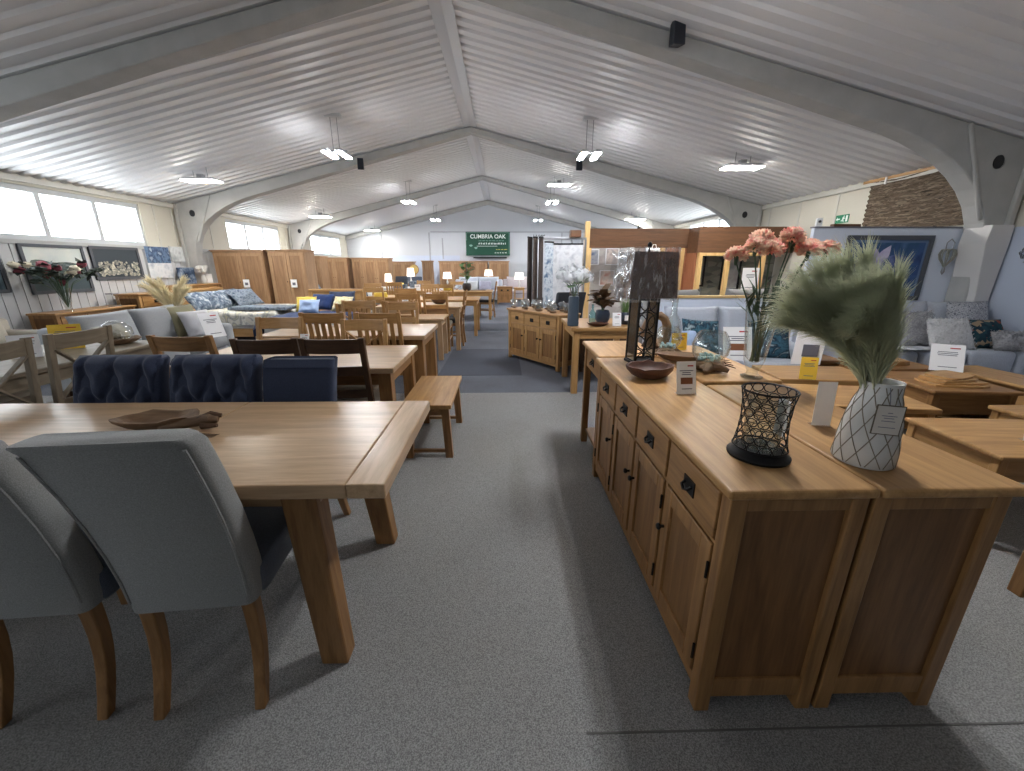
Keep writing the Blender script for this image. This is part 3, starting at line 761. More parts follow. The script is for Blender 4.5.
t = thing('driftwood_piece', 'dark knotted driftwood end standing at the bowl on the dining table', 'ornament', (-1.29,1.60,T1H), R(12))
MB().tube([(-.14,-.01,.018),(-.06,.0,.028),(.0,.01,.034),(.05,.0,.04),(.075,.0,.035)],[.010,.02,.024,.026,.012],10).build('trunk', wood('drift','x'), t, smooth=True)
MB().tube([(.0,.0,.045),(.05,.01,.055),(.085,.015,.048)],[.01,.018,.009],8).tube([(.02,-.02,.02),(.08,-.03,.02)],[.016,.008],8).build('knot', wood('dark','x'), t, smooth=True)
t = thing('cellophane_wrap', 'crumpled clear wrapping left around the driftwood on the table', 'wrapping', (-1.34,1.50,T1H), R(-10))
b = MB().surf(lambda u,v: ((u-.5)*.34,(v-.5)*.13,.002+.028*abs(noise.noise(Vector((u*7,v*4,2))))*(1-abs(2*v-1))), 24, 10)
b.build('film', M_plastic, t, smooth=True, ang=25)

# ------------------------------------------------------------------ grey cross-back set on the left
table('dining_table', 'grey painted table with pale top beside the cross-back chairs', 2.1, .92, .78, 'grey', .07, loc=(-3.60,2.72,0), rz=R(90), legkind='grey')
X = Kind(lambda lab: wooden_chair(lab, 'cross', 'grey', M_beige, .43, 1.04))
X((-3.12,2.72,0), R(90), 'grey cross-back chair showing its whole X, next to the navy buttoned chair', 'grey cross-back chairs')
X((-3.12,2.21,0), R(90), 'grey cross-back chair cut by the left edge of the photo', 'grey cross-back chairs')
X((-4.10,3.05,0), R(-90), 'grey cross-back chair on the far side of the grey table', 'grey cross-back chairs')
price_card('yellow notice card upright on the grey table', (-3.62,3.36,.78), 28, .20, .20, M_yellow, tilt=8)
price_card('clear-backed white notice left of the yellow one on the grey table', (-3.58,3.02,.78), 28, .17, .17, tilt=8)
slab_bowl('shallow_bowl', 'flat dark bowl under the glass dome on the grey table', 'bowl', .30,.30,.045, wood('drift','x'), (-3.42,3.60,.78), 0, 5)
t = thing('glass_dome', 'clear glass dome on the flat dark bowl', 'glassware', (-3.45,3.62,.825))
MB().lathe([(.115,0),(.12,.04),(.11,.09),(.075,.13),(.03,.152),(.004,.156)],24).build('dome', M_glass, t, smooth=True)
MB().ball((0,0,.035),(.04,.035,.03),8,6,.15).build('flower_head', M_beige, t, smooth=True)

# ------------------------------------------------------------------ the row of tables down the left of the aisle
T2 = table('dining_table', 'oak table on thick dark legs behind the plain navy chair, bench at its end', 1.6, .82, .78, 'pale', .09, .04, loc=(-1.55,3.06,0), legkind='mid')
T3 = table('dining_table', 'chunky oak table beyond the bench end, second along the aisle', 1.65, .84, .785, 'pale', .11, .045, loc=(-1.60,4.35,0), legkind='mid')
T4 = table('coffee_table', 'lower pale oak table standing third along the aisle', 1.25, .65, .66, 'pale', .075, .035, loc=(-1.55,6.52,0))
T5 = table('dining_table', 'oak table carrying the dark bowl, side chair at its end', 1.5, .92, .765, 'pale', .075, .035, loc=(-1.48,7.42,0))
T6 = table('dining_table', 'oak table with slim square legs reaching furthest into the aisle', 1.6, .95, .76, 'honey', .07, .035, loc=(-1.32,8.92,0))
T7 = table('dining_table', 'far oak table carrying the potted fig plant', 1.7, .95, .76, 'honey', .07, .035, loc=(-1.15,11.6,0))
T8 = table('dining_table', 'small oak table between the beds and the aisle chairs', 1.3, .8, .76, 'honey', .07, .035, loc=(-3.0,9.55,0))
T9 = table('dining_table', 'oak table in front of the far wardrobes', 1.2, .9, .76, 'honey', .07, .035, loc=(-2.75,11.9,0))
DK = Kind(lambda lab: wooden_chair(lab, 'ladder', 'dark', M_beige, .42, 1.0))
DK((-1.11,2.87,0), R(0), 'dark ladder-back chair right behind the plain navy chair', 'dark ladder-back chairs')
DK((-1.55,2.87,0), R(2), 'dark ladder-back chair between the two navy chair tops, middle of three', 'dark ladder-back chairs')
DM = Kind(lambda lab: wooden_chair(lab, 'ladder', 'mid', M_beige, .42, 1.02))
DM((-2.06,2.88,0), R(-3), 'brown ladder-back chair behind the two navy buttoned chairs, beside the white sale card')
OL = Kind(lambda lab: wooden_chair(lab, 'ladder', 'honey', M_beige, .42, 1.0))
OL((-2.03,3.40,0), R(180), 'honey oak chair with one open top rail on the far side of the thick-legged table')
OX = Kind(lambda lab: wooden_chair(lab, 'cross', 'honey', M_beige, .42, .98))
OX((-1.27,3.40,0), R(180), 'honey oak cross-back chair across the thick-legged table', 'honey oak chairs')
OS = Kind(lambda lab: wooden_chair(lab, 'slat', 'honey', M_beige, .43, 1.02))
OS((-1.73,4.17,0), 0, 'honey oak chair with five upright slats in front of the blue bed throw', 'honey oak chairs')
OS((-1.20,4.17,0), 0, 'honey oak slat-back chair tucked behind the cross-back chair', 'honey oak chairs')
OS((-1.85,4.95,0), R(180), 'oak slat chair at the far side of the chunky table, nearer the beds', 'honey oak chairs')
OL((-1.30,4.95,0), R(180), 'oak open-back chair at the far side of the chunky table, nearer the aisle', 'honey oak chairs')
OX((-1.95,5.55,0), R(0), 'oak cross-back chair alone between the chunky table and the lower table', 'honey oak chairs')
OL((-1.40,5.70,0), R(0), 'oak open-back chair beside the lower pale table, next to the aisle', 'honey oak chairs')
OL((-1.60,7.16,0), 0, 'oak chair with a white card behind the lower table, further from the aisle', 'honey oak chairs')
OL((-1.14,7.16,0), 0, 'oak chair in front of the table with the dark bowl, nearer the aisle', 'honey oak chairs')
SC = Kind(lambda lab: wooden_chair(lab, 'ladder', 'mid', plain('black_seat', srgb(38,36,38), .5), .42, 1.0))
SC((-.98,7.60,0), R(90), 'oak chair with black seat seen side-on at a table end by the aisle')
SC((-.48,11.85,0), R(90), 'far oak chair seen side-on at the end of the plant table')
OS((-1.9,8.30,0), 0, 'oak slat chair before the slim-legged table', 'honey oak chairs')
OS((-1.75,9.6,0), R(180), 'oak slat chair behind the slim-legged table', 'honey oak chairs')
OL((-2.75,9.05,0), 0, 'oak open-back chair at the small table, facing the far wall', 'honey oak chairs')
OS((-3.25,10.05,0), R(180), 'oak slat chair at the small table, back towards the wardrobes', 'honey oak chairs')
OL((-2.45,12.5,0), R(180), 'oak chair behind the table before the far wardrobes', 'honey oak chairs')
OS((-2.9,11.3,0), 0, 'oak slat chair in front of the table before the far wardrobes', 'honey oak chairs')
OX((-1.4,12.25,0), R(180), 'oak cross-back chair behind the plant table', 'honey oak chairs')
OX((-1.5,11.0,0), 0, 'oak cross-back chair in front of the plant table', 'honey oak chairs')

# bench by the aisle
t = thing('bench', 'low oak bench standing at the aisle end of the table row', 'bench', (-.585,3.24,0))
MB().box(-.19,.19,-.42,.42,.415,.45).build('seat', wood('honey','y'), t, bevel=.006)
for sx in (-1,1):
    for sy in (-1,1):
        MB().hexa([(sx*.155-.028,sy*.36-.028,0),(sx*.155+.028,sy*.36-.028,0),(sx*.155+.028,sy*.36+.028,0),(sx*.155-.028,sy*.36+.028,0)],[(sx*.135-.03,sy*.35-.03,.415),(sx*.135+.03,sy*.35-.03,.415),(sx*.135+.03,sy*.35+.03,.415),(sx*.135-.03,sy*.35+.03,.415)]).build('leg', wood('mid','z'), t, bevel=.004)
for q in ((-.14,.14,-.37,-.35),(-.14,.14,.35,.37),(-.14,-.12,-.34,.34),(.12,.14,-.34,.34)): MB().box(*q,.35,.415).build('apron', wood('mid','y'), t)
for ya in (-.37,.345): MB().box(-.13,.13,ya,ya+.025,.04,.065).build('stretcher', wood('mid','x'), t)

# things on the table row
slab_bowl('fruit_bowl', 'round dark wooden bowl on an oak table half way down the row', 'bowl', .34,.32,.11, wood('dark','x'), (-1.18,7.55,.765), 0, 9)
cards = [((-1.72,3.45,.78),'white price card on the thick-legged table by the cross-back chair',.08,.10),
 ((-1.48,4.52,.785),'white price card on the chunky table, standing nearest the aisle',.09,.10),
 ((-1.95,4.60,.785),'white price card on the chunky table beside the bed',.10,.11),
 ((-1.42,6.50,.66),'white price card on the lower pale table',.10,.10),
 ((-1.75,7.30,.765),'white price card behind the dark bowl table chairs',.11,.12),
 ((-1.60,8.85,.76),'white price card on the slim-legged table',.12,.12),
 ((-3.1,9.55,.76),'white price card on the small table by the beds',.13,.14),
 ((-2.45,11.8,.76),'white price card on the table before the far wardrobes',.16,.16),
 ((-1.75,11.5,.76),'white price card on the plant table',.16,.15)]
for p, lab, w, h in cards: price_card(lab, p, rnd.uniform(-15,15), w, h, group='white price cards on the tables')
def folded(label, w, d, h, mat, loc, rz, name='table_runner', cat='linen'):
    b = MB()
    for i in range(3): soft(b,-w/2+.004*i,w/2-.004*i,-d/2+.003*i,d/2-.003*i,h*i/3,h*(i+1)/3,min(.012,h/7))
    return tag(b.build(name, mat, None, loc, rz, smooth=True, ang=60), label, cat)
folded('yellow folded cloth on the small oak table by the beds', .30,.24,.09, fabric('yellow_cloth', srgb(226,196,90)), (-2.78,9.35,.76), .3)
folded('yellow folded cloth on the far plant table', .30,.24,.12, fabric('yellow_cloth', srgb(226,196,90)), (-1.60,11.75,.76), .1)
folded('blue folded throw lying on the small oak table', .34,.26,.10, M_bluequilt, (-3.3,9.4,.76), -.2)
folded('blue and white folded linen on the table before the far wardrobes', .4,.3,.16, M_bluepillow, (-2.95,11.9,.76), .2)
tag(MB().box(-.22,.22,-.10,.10,0,.012).build('slate_board', plain('slate', srgb(52,52,56), .6), None, (-.72,11.75,.76), 0, bevel=.003), 'dark slate board at the aisle end of the plant table', 'board')

# fiddle-leaf plant in a dark pot on the far table
def leafy_plant(label, loc, h, pot_r, pot_h, leaf, nl, lmat, pmat, cat='plant', name='potted_plant', spread=.22, seed=1, lean=.0, group=None):
    t = thing(name, label, cat, loc, 0, group); rr = random.Random(seed)
    MB().lathe([(pot_r*.72,0),(pot_r*.95,pot_h*.3),(pot_r,pot_h*.7),(pot_r*.85,pot_h),(pot_r*.76,pot_h),(pot_r*.8,pot_h*.8)],20).build('pot', pmat, t, smooth=True)
    sb = MB(); lb = MB()
    for k in range(3):
        a = rr.uniform(0,6.28); pts = [(0,0,pot_h*.8)]
        for i in range(1,5): pts.append((lean*i/4+math.cos(a)*spread*.5*(i/4)**1.5, math.sin(a)*spread*.5*(i/4)**1.5, pot_h*.8+(h-pot_h)*(i/4)*(1-.12*k)))
        sb.tube(pts,[.008,.007,.006,.005,.003],6)
        for q in range(nl):
            u = .25+.75*q/nl; p = Vector(pts[min(4,int(u*4))]).lerp(Vector(pts[min(4,int(u*4)+1)]), u*4%1)
            aa = rr.uniform(0,6.28); el = rr.uniform(-.2,.9)
            d = Vector((math.cos(aa)*math.cos(el),math.sin(aa)*math.cos(el),math.sin(el)))*leaf*rr.uniform(.7,1.1)
            s = d.cross(Vector((0,0,1))).normalized()*leaf*.33; up = Vector((0,0,leaf*.08))
            lb.add([p, p+d*.35+s+up, p+d*.75+s*.8+up, p+d-up, p+d*.75-s*.8+up, p+d*.35-s+up, p+d*.5],[(0,6,1),(1,6,2),(2,6,3),(3,6,4),(4,6,5),(5,6,0)])
    sb.build('stem', M_stemgreen, t, smooth=True); lb.build('leaves', lmat, t, smooth=True, ang=180)
    return t
leafy_plant('green fiddle-leaf plant in a round dark pot on a far oak table', (-1.02,11.6,.76), .86, .13, .2, .19, 9, M_leafgreen, plain('dark_pot', srgb(44,38,40), .4), spread=.3)

# ------------------------------------------------------------------ left side: sofas, beds, wall furniture, pictures
sofa('beige two-seat sofa against the boarded left wall under the pictures', 1.7, .9, .88, 2, M_beige, (-6.38,4.72,0), R(90))
S2 = sofa('pale grey sofa with buttoned back cushions beside the cream pampas grass', 1.85, .92, .90, 2, M_sofa, (-4.55,5.25,0), R(90))
cushion('olive scatter cushion at the end of the pale grey sofa', .46,.46, M_olive, (-4.62,5.93,.47), R(80), -22)
cushion('light grey scatter cushion in front of the olive cushion', .42,.38, fabric('light_grey_cushion', srgb(196,196,200), 200,.08), (-4.42,5.90,.47), R(70), -22)
cushion('beige scatter cushion nearest the glass dome on the pale grey sofa', .40,.36, M_beige, (-4.42,4.62,.47), R(95), -22)
price_card('large white sale card leaning on the front of the pale grey sofa', (-4.06,5.72,.47), 62, .26, .36, base=False, tilt=20)

def bed(label, w, l, h, hb, kind, dm, loc, rz, group=None):
    # head at +Y, foot towards -Y
    t = thing('bed', label, 'bed', loc, rz, group); wx = wood(kind,'x'); wz = wood(kind,'z')
    b = MB().box(-w/2,w/2,l/2-.05,l/2,.25,hb-.05); b.build('headboard', wx, t, bevel=.005)
    MB().box(-w/2-.03,w/2+.03,l/2-.07,l/2+.02,hb-.05,hb).build('headboard_rail', wx, t, bevel=.008)
    for s in (-1,1):
        MB().box(s*w/2-.035,s*w/2+.035,l/2-.06,l/2+.01,0,hb-.05).build('leg', wz, t, bevel=.004)
        MB().box(s*w/2-.035,s*w/2+.035,-l/2-.01,-l/2+.06,0,.36).build('leg', wz, t, bevel=.004)
        MB().box(s*w/2-.015,s*w/2+.015,-l/2+.06,l/2-.06,.18,.33).build('side_rail', wood(kind,'y'), t, bevel=.003)
    MB().box(-w/2+.035,w/2-.035,-l/2-.0,-l/2+.04,.18,.36).build('foot_rail', wx, t, bevel=.003)
    soft(MB(),-w/2+.03,w/2-.03,-l/2+.05,l/2-.07,.25,h-.06,.06).build('mattress', M_white, t, smooth=True, ang=60)
    # duvet falls over the sides with soft folds
    n = 40; sg = []
    for j in range(29):
        y = -l/2-.0+(l-.55)*j/28; row = []
        for i in range(n+1):
            s_ = -1+2*i/n; ww = w/2+.05; drop = .24
            tot = 2*(ww+drop); d = s_*tot/2
            if abs(d) <= ww: x, z = d, h
            else: x, z = math.copysign(ww,d), h-(abs(d)-ww)
            fold = .025*noise.noise(Vector((x*4,y*4,z*3+h)))
            if abs(d) > ww: x += math.copysign(.02+.02*math.sin(y*16),d)
            e = min(1,(abs(abs(d)-ww))/.08); z -= .03*(1-e)**2
            if j == 0: z -= .12
            row.append((x, y-(0.03 if j==0 else 0), z+fold))
        sg.append(row)
    MB().loft(sg, cap=False, closed=False).build('duvet', dm, t, smooth=True, ang=180)
    return t
def pillow(label, w, h, mat, loc, rz, tilt=-50, group=None, th=.16): return cushion(label, w, h, mat, loc, rz, tilt, 0, th, group, 'pillow', .04)
bed('double bed with pale leaf-print duvet and striped blue pillows by the left wall', 1.5, 2.0, .64, 1.0, 'honey', M_duvet, (-5.10,8.20,0), R(90))
for i, (x,y,dz,lab) in enumerate(((-5.62,7.75,.0,'front blue-and-white patterned pillow heaped on the leaf-print bed'),(-5.55,8.2,.0,'middle blue-and-white patterned pillow on the leaf-print bed'),(-5.62,8.65,.0,'blue-and-white patterned pillow furthest along the leaf-print bed'))):
    pillow(lab, .62,.42, M_bluepillow, (x,y,.64+dz), R(82+8*i), -38, 'blue patterned pillows')
pillow('blue-grey quilted pillow propped against the headboard of the leaf-print bed', .62,.44, M_bluequilt, (-5.30,8.52,.66), R(75), -45)
folded('blue quilted throw folded along the near edge of the leaf-print bed', .5,1.1,.05, M_bluequilt, (-4.5,7.75,.66), 1.5, 'bed_throw', 'throw')
bed('single oak bed with navy throw and yellow cushions beside the table row', 1.05, 2.0, .60, .98, 'honey', fabric('navy_throw', srgb(44,60,96)), (-3.44,7.55,0), R(0))
pillow('navy pillow leaning on the low oak headboard', .50,.40, M_navy, (-3.22,8.22,.60), R(10), -30)
pillow('dark blue pillow nearest the yellow cushion on the single bed', .46,.36, fabric('deep_blue', srgb(38,56,100)), (-3.60,8.15,.60), R(-10), -35)
pillow('yellow cushion on the navy throw', .36,.32, fabric('yellow_cloth', srgb(226,196,90)), (-3.76,7.85,.60), R(12), -35)
pillow('pale blue cushion in front of the navy pillows', .36,.28, fabric('pale_blue', srgb(164,186,220)), (-3.56,7.52,.60), R(6), -35)
pillow('cream patterned cushion at the aisle side of the single bed', .40,.32, pattern('cream_print', ((226,214,170),(206,196,150),(230,224,200)), 12, 2), (-3.10,7.9,.60), R(-14), -35)
bed('far double bed with pale duvet in front of the tall wardrobes', 1.4, 1.95, .60, .95, 'honey', fabric('pale_duvet', srgb(206,208,206),40,.06), (-4.5,11.2,0), R(90))
pillow('blue and white pillow on the far pale bed', .6,.42, M_bluepillow, (-5.1,11.0,.60), R(85), -35)
pillow('grey-blue pillow behind it on the far pale bed', .6,.42, M_bluequilt, (-5.15,11.5,.60), R(95), -30)

def translucify(m, tr):
    nt = m.node_tree; b = nt.nodes['Principled BSDF']; src = b.inputs['Base Color'].links[0].from_socket
    t_ = nt.nodes.new('ShaderNodeBsdfTranslucent'); nt.links.new(src, t_.inputs[0]); x = nt.nodes.new('ShaderNodeMixShader'); x.inputs[0].default_value = tr
    nt.links.new(b.outputs[0], x.inputs[1]); nt.links.new(t_.outputs[0], x.inputs[2]); nt.links.new(x.outputs[0], nt.nodes['Material Output'].inputs['Surface']); return m
def leafy(name, col, tr=.5, var=.15, vscale=14): return translucify(plain(name, col, .9, var=var, vscale=vscale), tr)
# tall pampas in a floor vase behind the sofa
def plume(t, base, tip, bend, ln, n, mat, seed, wd=.0016, fl=.55, name='plume', start=.25):
    rr = random.Random(seed); base = Vector(base); tip = Vector(tip); bend = Vector(bend)
    def P(u): return base*(1-u)**2+bend*2*u*(1-u)+tip*u*u
    b = MB(); b.tube([P(i/8) for i in range(9)],[.003]*6+[.002]*3,5)
    for i in range(n):
        u = start+(1-start)*rr.random()**.85
        p = P(u); d = (P(min(1,u+.05))-P(max(0,u-.05))).normalized()
        sd = Vector((rr.gauss(0,1),rr.gauss(0,1),rr.gauss(0,1))); sd = (sd-d*sd.dot(d)).normalized()
        q = (d*(1-fl*rr.uniform(.5,1))+sd*fl*rr.uniform(.5,1)).normalized()*ln*rr.uniform(.6,1.1)*(1.15-.35*u)
        s = q.cross(Vector((rr.gauss(0,1),rr.gauss(0,1),rr.gauss(0,1)))).normalized()*wd
        m = p+q*.55+Vector((0,0,.012*ln/.12)); e = p+q-Vector((0,0,.10*q.length*rr.random()))
        b.add([p-s,p+s,m+s*.8,m-s*.8,e],[(0,1,2,3),(3,2,4)])
    return b.build(name, mat, t)
M_greenpampas = leafy('sage_pampas', srgb(200,204,176))
M_pampas = leafy('cream_pampas', srgb(240,230,200), .4)
t = thing('pampas_vase', 'tall floor vase of cream pampas grass behind the pale grey sofa', 'vase', (-5.02,6.28,0))
MB().lathe([(.10,0),(.14,.12),(.15,.35),(.09,.62),(.07,.74),(.055,.74),(.08,.6)],20).build('vase', M_white_ceramic, t, smooth=True)
for k, (dx, dz) in enumerate(((-.34,.40),(-.20,.47),(-.06,.44),(.12,.34),(.20,.47),(.30,.36))):
    plume(t,(0,0,.6),(dx,rnd.uniform(-.08,.08),.74+dz),(dx*.25,0,.74+dz*.55),.17,520,M_pampas,k+40,.0035,.45)

sideboard('long low oak sideboard under the flock picture on the left wall', 1.35,.42,.78,3,True,'mid','honey',(-6.66,6.62,0),R(90))
sideboard('honey oak chest of two drawers between the low and tall wall units', .72,.44,.96,1,True,'honey','honey',(-6.64,7.70,0),R(90),name='chest_of_drawers',dh=.2)
sideboard('long oak wall sideboard with small drawers left of the wardrobes', 1.45,.40,1.06,4,True,'honey','honey',(-6.66,8.85,0),R(90),dh=.2)

# flowers in a glass vase on the low sideboard
t = thing('flower_arrangement', 'red and white flower arrangement in a clear vase before the landscape picture', 'flowers', (-6.62,6.32,.78)); t.scale = (1.12,1.12,1.12)
MB().lathe([(.05,0),(.03,.03),(.05,.12),(.075,.3),(.07,.3),(.045,.12),(.02,.03)],18).build('vase', M_glass, t, smooth=True)
b = MB(); lb = MB(); rr = random.Random(5); PR = plain('deep_pink_petals', srgb(140,66,78), .7, var=.3, vscale=20); PW = plain('cream_petals', srgb(224,214,190), .7)
for i in range(26):
    a = rr.uniform(-1,1); hgt = .36+.26*rr.random(); x = rr.uniform(-.12,.2); y = a*.42
    b.tube([(0,0,.05),(x*.3,y*.3,hgt*.7),(x,y,hgt)],.004,5)
    p = Vector((x,y,hgt))
    if i%2 == 0: MB().ball(p,(.05,.055,.042),9,7,.22,seed=i).build('flower_head', PR if i%3 else PW, t, smooth=True)
    else: lb.ball(p,(.07,.07,.03),8,6,.25,seed=i)
    for k in range(5):
        d = Vector((rr.uniform(-1,1),rr.uniform(-1,1),rr.uniform(-.5,.6))).normalized()*.13; s = d.cross(Vector((0,0,1))).normalized()*.035
        lb.add([p,p+d*.5+s,p+d,p+d*.5-s],[(0,1,2,3)])
b.build('stems', M_stemgreen, t, smooth=True); lb.build('foliage', plain('dark_foliage', srgb(44,56,48), .6), t)


def picture(label, wdt, hgt, frame, art, loc, rz, fw=.045, mount=None, cat='picture', glaze=False):
    t = thing('framed_picture', label, cat, loc, rz)      # faces -Y, origin at lower edge middle
    b = MB().box(-wdt/2,wdt/2,-.03,0,0,fw).box(-wdt/2,wdt/2,-.03,0,hgt-fw,hgt).box(-wdt/2,-wdt/2+fw,-.03,0,fw,hgt-fw).box(wdt/2-fw,wdt/2,-.03,0,fw,hgt-fw)
    b.build('frame', frame, t, bevel=.004)
    MB().box(-wdt/2+fw,wdt/2-fw,-.012,-.004,fw,hgt-fw).build('mount', mount or M_card, t)
    q = fw+(.03 if mount else 0)
    art(t, -wdt/2+q, wdt/2-q, q, hgt-q, -.014)
    if glaze: MB().box(-wdt/2+fw,wdt/2-fw,-.021,-.019,fw,hgt-fw).build('glazing', M_glass, t)
    return t
def flat(t, poly, y, mat, name): 
    b = MB(); n = len(poly); b.add([(p[0],y,p[1]) for p in poly],[tuple(range(n))]); return b.build(name, mat, t)
M_frame = plain('grey_frame', srgb(74,78,86), .5, var=.1)
M_hill = pattern('painted_hills', ((64,80,84),(96,108,104),(120,126,112)), 9, 4, .6, stretch=(1,1,2))
def art_land(t, x0, x1, z0, z1, y):
    flat(t, [(x0,z0),(x1,z0),(x1,z1),(x0,z1)], y, pattern('painted_sky', ((196,206,206),(220,222,214)), 3, 3, .6), 'sky')
    h = z1-z0; w = x1-x0
    pts = [(x0,z0+h*.55)]
    for i in range(1,13): pts.append((x0+w*i/12, z0+h*(.66+.03*math.sin(i*.9)+.04*math.sin(i*.45))))
    flat(t, [(x0,z0),(x1,z0)]+list(reversed(pts)), y-.001, M_hill, 'hills')
    flat(t, [(x0,z0),(x1,z0),(x1,z0+h*.3),(x0,z0+h*.36)], y-.002, plain('painted_water', srgb(58,74,80), .5), 'water')
def art_flock(t, x0, x1, z0, z1, y):
    flat(t, [(x0,z0),(x1,z0),(x1,z1),(x0,z1)], y, plain('painted_dark', srgb(48,58,66), .6), 'ground')
    b = MB(); rr = random.Random(3); h = z1-z0; w = x1-x0
    for i in range(110):
        r_ = rr.random()**1.3; cx = x0+.04+(w-.08)*rr.random(); cz = z0+.04+h*.5*r_; s = .034*(1-.5*r_)
        b.add([(cx+s*math.cos(a)*1.1, y-.001-.0002*i, cz+s*math.sin(a)) for a in [2*math.pi*k/9 for k in range(9)]],[tuple(range(9))])
    b.build('flock', pattern('painted_fleece', ((196,192,170),(120,122,120),(222,218,200)), 14, 2, .7), t)
def art_plain(m): 
    return lambda t,x0,x1,z0,z1,y: flat(t, [(x0,z0),(x1,z0),(x1,z1),(x0,z1)], y, m, 'print')
XW = XL+.024
picture('large framed landscape print hanging behind the red and white flowers', .92,.72, M_frame, art_land, (XW,6.63,1.03), R(90))
picture('dark framed print of a pale flock, right of the landscape print', .94,.56, M_frame, art_flock, (XW,7.66,1.20), R(90))
picture('dark print cut off by the left edge of the photo', .9,.46, M_frame, art_plain(pattern('dusk_print', ((44,60,78),(110,130,140),(70,90,100)), 5, 3)), (XW,5.46,1.08), R(90))
def canvas(label, wdt, hgt, mat, loc, rz, two=None):
    t = thing('canvas_picture', label, 'picture', loc, rz)
    MB().box(-wdt/2,wdt/2,-.03,0,0,hgt).build('canvas', mat, t, bevel=.003)
    if two: MB().box(-wdt/2+.002,wdt/2-.002,-.032,-.03,hgt*.48,hgt-.002).build('treeline', two, t)
    return t
canvas('tall canvas of blue trees over pale snow, left of the white lamps', .58,.60, pattern('snow_print', ((186,196,206),(214,218,222),(150,164,180)), 5, 3), (XW,8.56,1.20), R(90), pattern('blue_trees', ((50,64,92),(104,128,158),(58,74,104),(160,176,194)), 10, 3, stretch=(1,3,.7)))
canvas('canvas with a white dog-like blur above the small blue print', .50,.30, pattern('grey_white_print', ((132,138,144),(206,210,212),(160,164,168)), 4, 2), (XW,9.14,1.52), R(90))
canvas('small navy blue print beside the white flowers on the wall sideboard', .34,.34, pattern('navy_print', ((34,46,66),(60,78,104),(150,164,180)), 7, 3), (-6.78,9.02,1.06), R(70))
canvas('small white print on the wall sideboard nearest the wardrobe', .14,.2, M_card, (-6.62,9.45,1.06), R(75))
t = thing('flower_vase', 'vase of white roses on the wall sideboard', 'flowers', (-6.58,9.25,1.06))
MB().lathe([(.04,0),(.06,.08),(.04,.2),(.03,.2),(.05,.08)],16).build('vase', M_white_ceramic, t, smooth=True)
b = MB()
for i in range(9): b.ball((.07*math.cos(i*2.4)*(i/9)**.5,.10*math.sin(i*2.4)*(i/9)**.5,.30+.05*math.sin(i)),(.05,.05,.042),8,6,.2,seed=i)
b.build('white_flowers', plain('white_petals', srgb(222,222,218), .7), t, smooth=True)
t = thing('glass_lantern', 'small glass lantern pair on the low wall sideboard', 'lantern', (-6.60,7.05,.78))
MB().box(-.06,.06,-.06,.06,0,.015).box(-.06,.06,-.06,.06,.2,.215).build('frame', M_steel, t)
MB().box(-.055,.055,-.055,.055,.016,.2).build('glass', M_glass, t)

# wardrobes along the left
WRD = [('oak wardrobe under the second window, left of a pair',1.18,.56,1.78,(-6.08,10.03,0)),
 ('oak wardrobe right of the pair, its side panel showing',.86,.56,1.79,(-4.99,10.03,0)),
 ('oak wardrobe half hidden behind the front pair',.9,.56,1.70,(-5.78,12.6,0)),
 ('oak wardrobe below the third window',1.0,.56,1.70,(-5.93,15.0,0)),
 ('narrow oak wardrobe beside the tall cornice wardrobe',.72,.56,1.70,(-5.02,15.2,0)),
 ('tall oak wardrobe with heavy cornice standing in front of the far row',.88,.56,1.68,(-4.25,14.3,0))]
for lab, w_, d_, h_, lc in WRD: wardrobe(lab, w_, d_, h_, 'ward', lc, 0)
for k, (x, y) in enumerate(((-5.95,9.70),(-4.86,9.70))):
    t = thing('hanging_tag', ('white tag hung on the doors of the left wardrobe of the pair','white tag hung on the doors of the right wardrobe of the pair')[k], 'card', (x,y,.95))
    MB().box(-.07,.07,-.006,0,0,.18).build('tag', M_card, t); MB().box(-.035,.035,-.008,-.006,.05,.11).build('printed_picture', M_ink, t)
    MB().tube([(0,-.003,.18),(0,.0,.26)],.003,5).build('string', M_ink, t)

# ------------------------------------------------------------------ far end
for lab, w_, x in (('wide oak wardrobe left of the pair below the green sign',1.18,-2.22),('oak wardrobe directly below the green sign',.93,-1.13),('oak wardrobe below the right end of the green sign',.90,-.18)):
    wardrobe(lab, w_, .5, 1.62, 'ward', (x,18.55,0), 0)
wardrobe('narrow oak bookcase-like wardrobe standing alone before the white wall', .42, .5, 1.62, 'ward', (-3.05,17.0,0), 0, drawers=False)
wardrobe('oak wardrobe against the pale dado of the back wall', .95, .5, 1.60, 'ward', (-4.35,18.45,0), 0)
sofa('light grey sofa below the wardrobes at the far end', 2.0,.9,.98,2, M_sofablue, (-1.0,16.9,0), 0)
sofa('pinkish grey sofa right of the light grey one at the far end', 1.3,.9,.98,1, fabric('pinkish_sofa', srgb(186,178,182),120,.1), (.62,17.3,0), 0)
cushion('white cushion on the far light grey sofa', .5,.4, fabric('white_linen', srgb(206,210,214),200,.06), (-1.25,16.55,.47), 0)
cushion('lilac grey cushion on the far light grey sofa', .5,.4, fabric('lilac', srgb(180,180,200)), (-.72,16.55,.47), 0)
sideboard('small oak cupboard at the far end of the aisle', .62,.42,.66,2,True,'mid','mid',(.06,15.9,0),0)
M_shade = emit('lit_shade', (1,.88,.74,1), .75)
def table_lamp(label, loc, h=.55, r=.17, group=None):
    t = thing('table_lamp', label, 'lamp', loc, 0, group)
    MB().lathe([(.07,0),(.07,.02),(.02,.03),(.03,.1),(.045,.17),(.015,.26),(.012,h-.2)],16).build('base', M_white_ceramic, t, smooth=True)
    MB().lathe([(r,h-.26),(r*.8,h),(r*.79,h),(r*.99,h-.26)],24,cap=False).build('shade', M_shade, t, smooth=True)
    return t
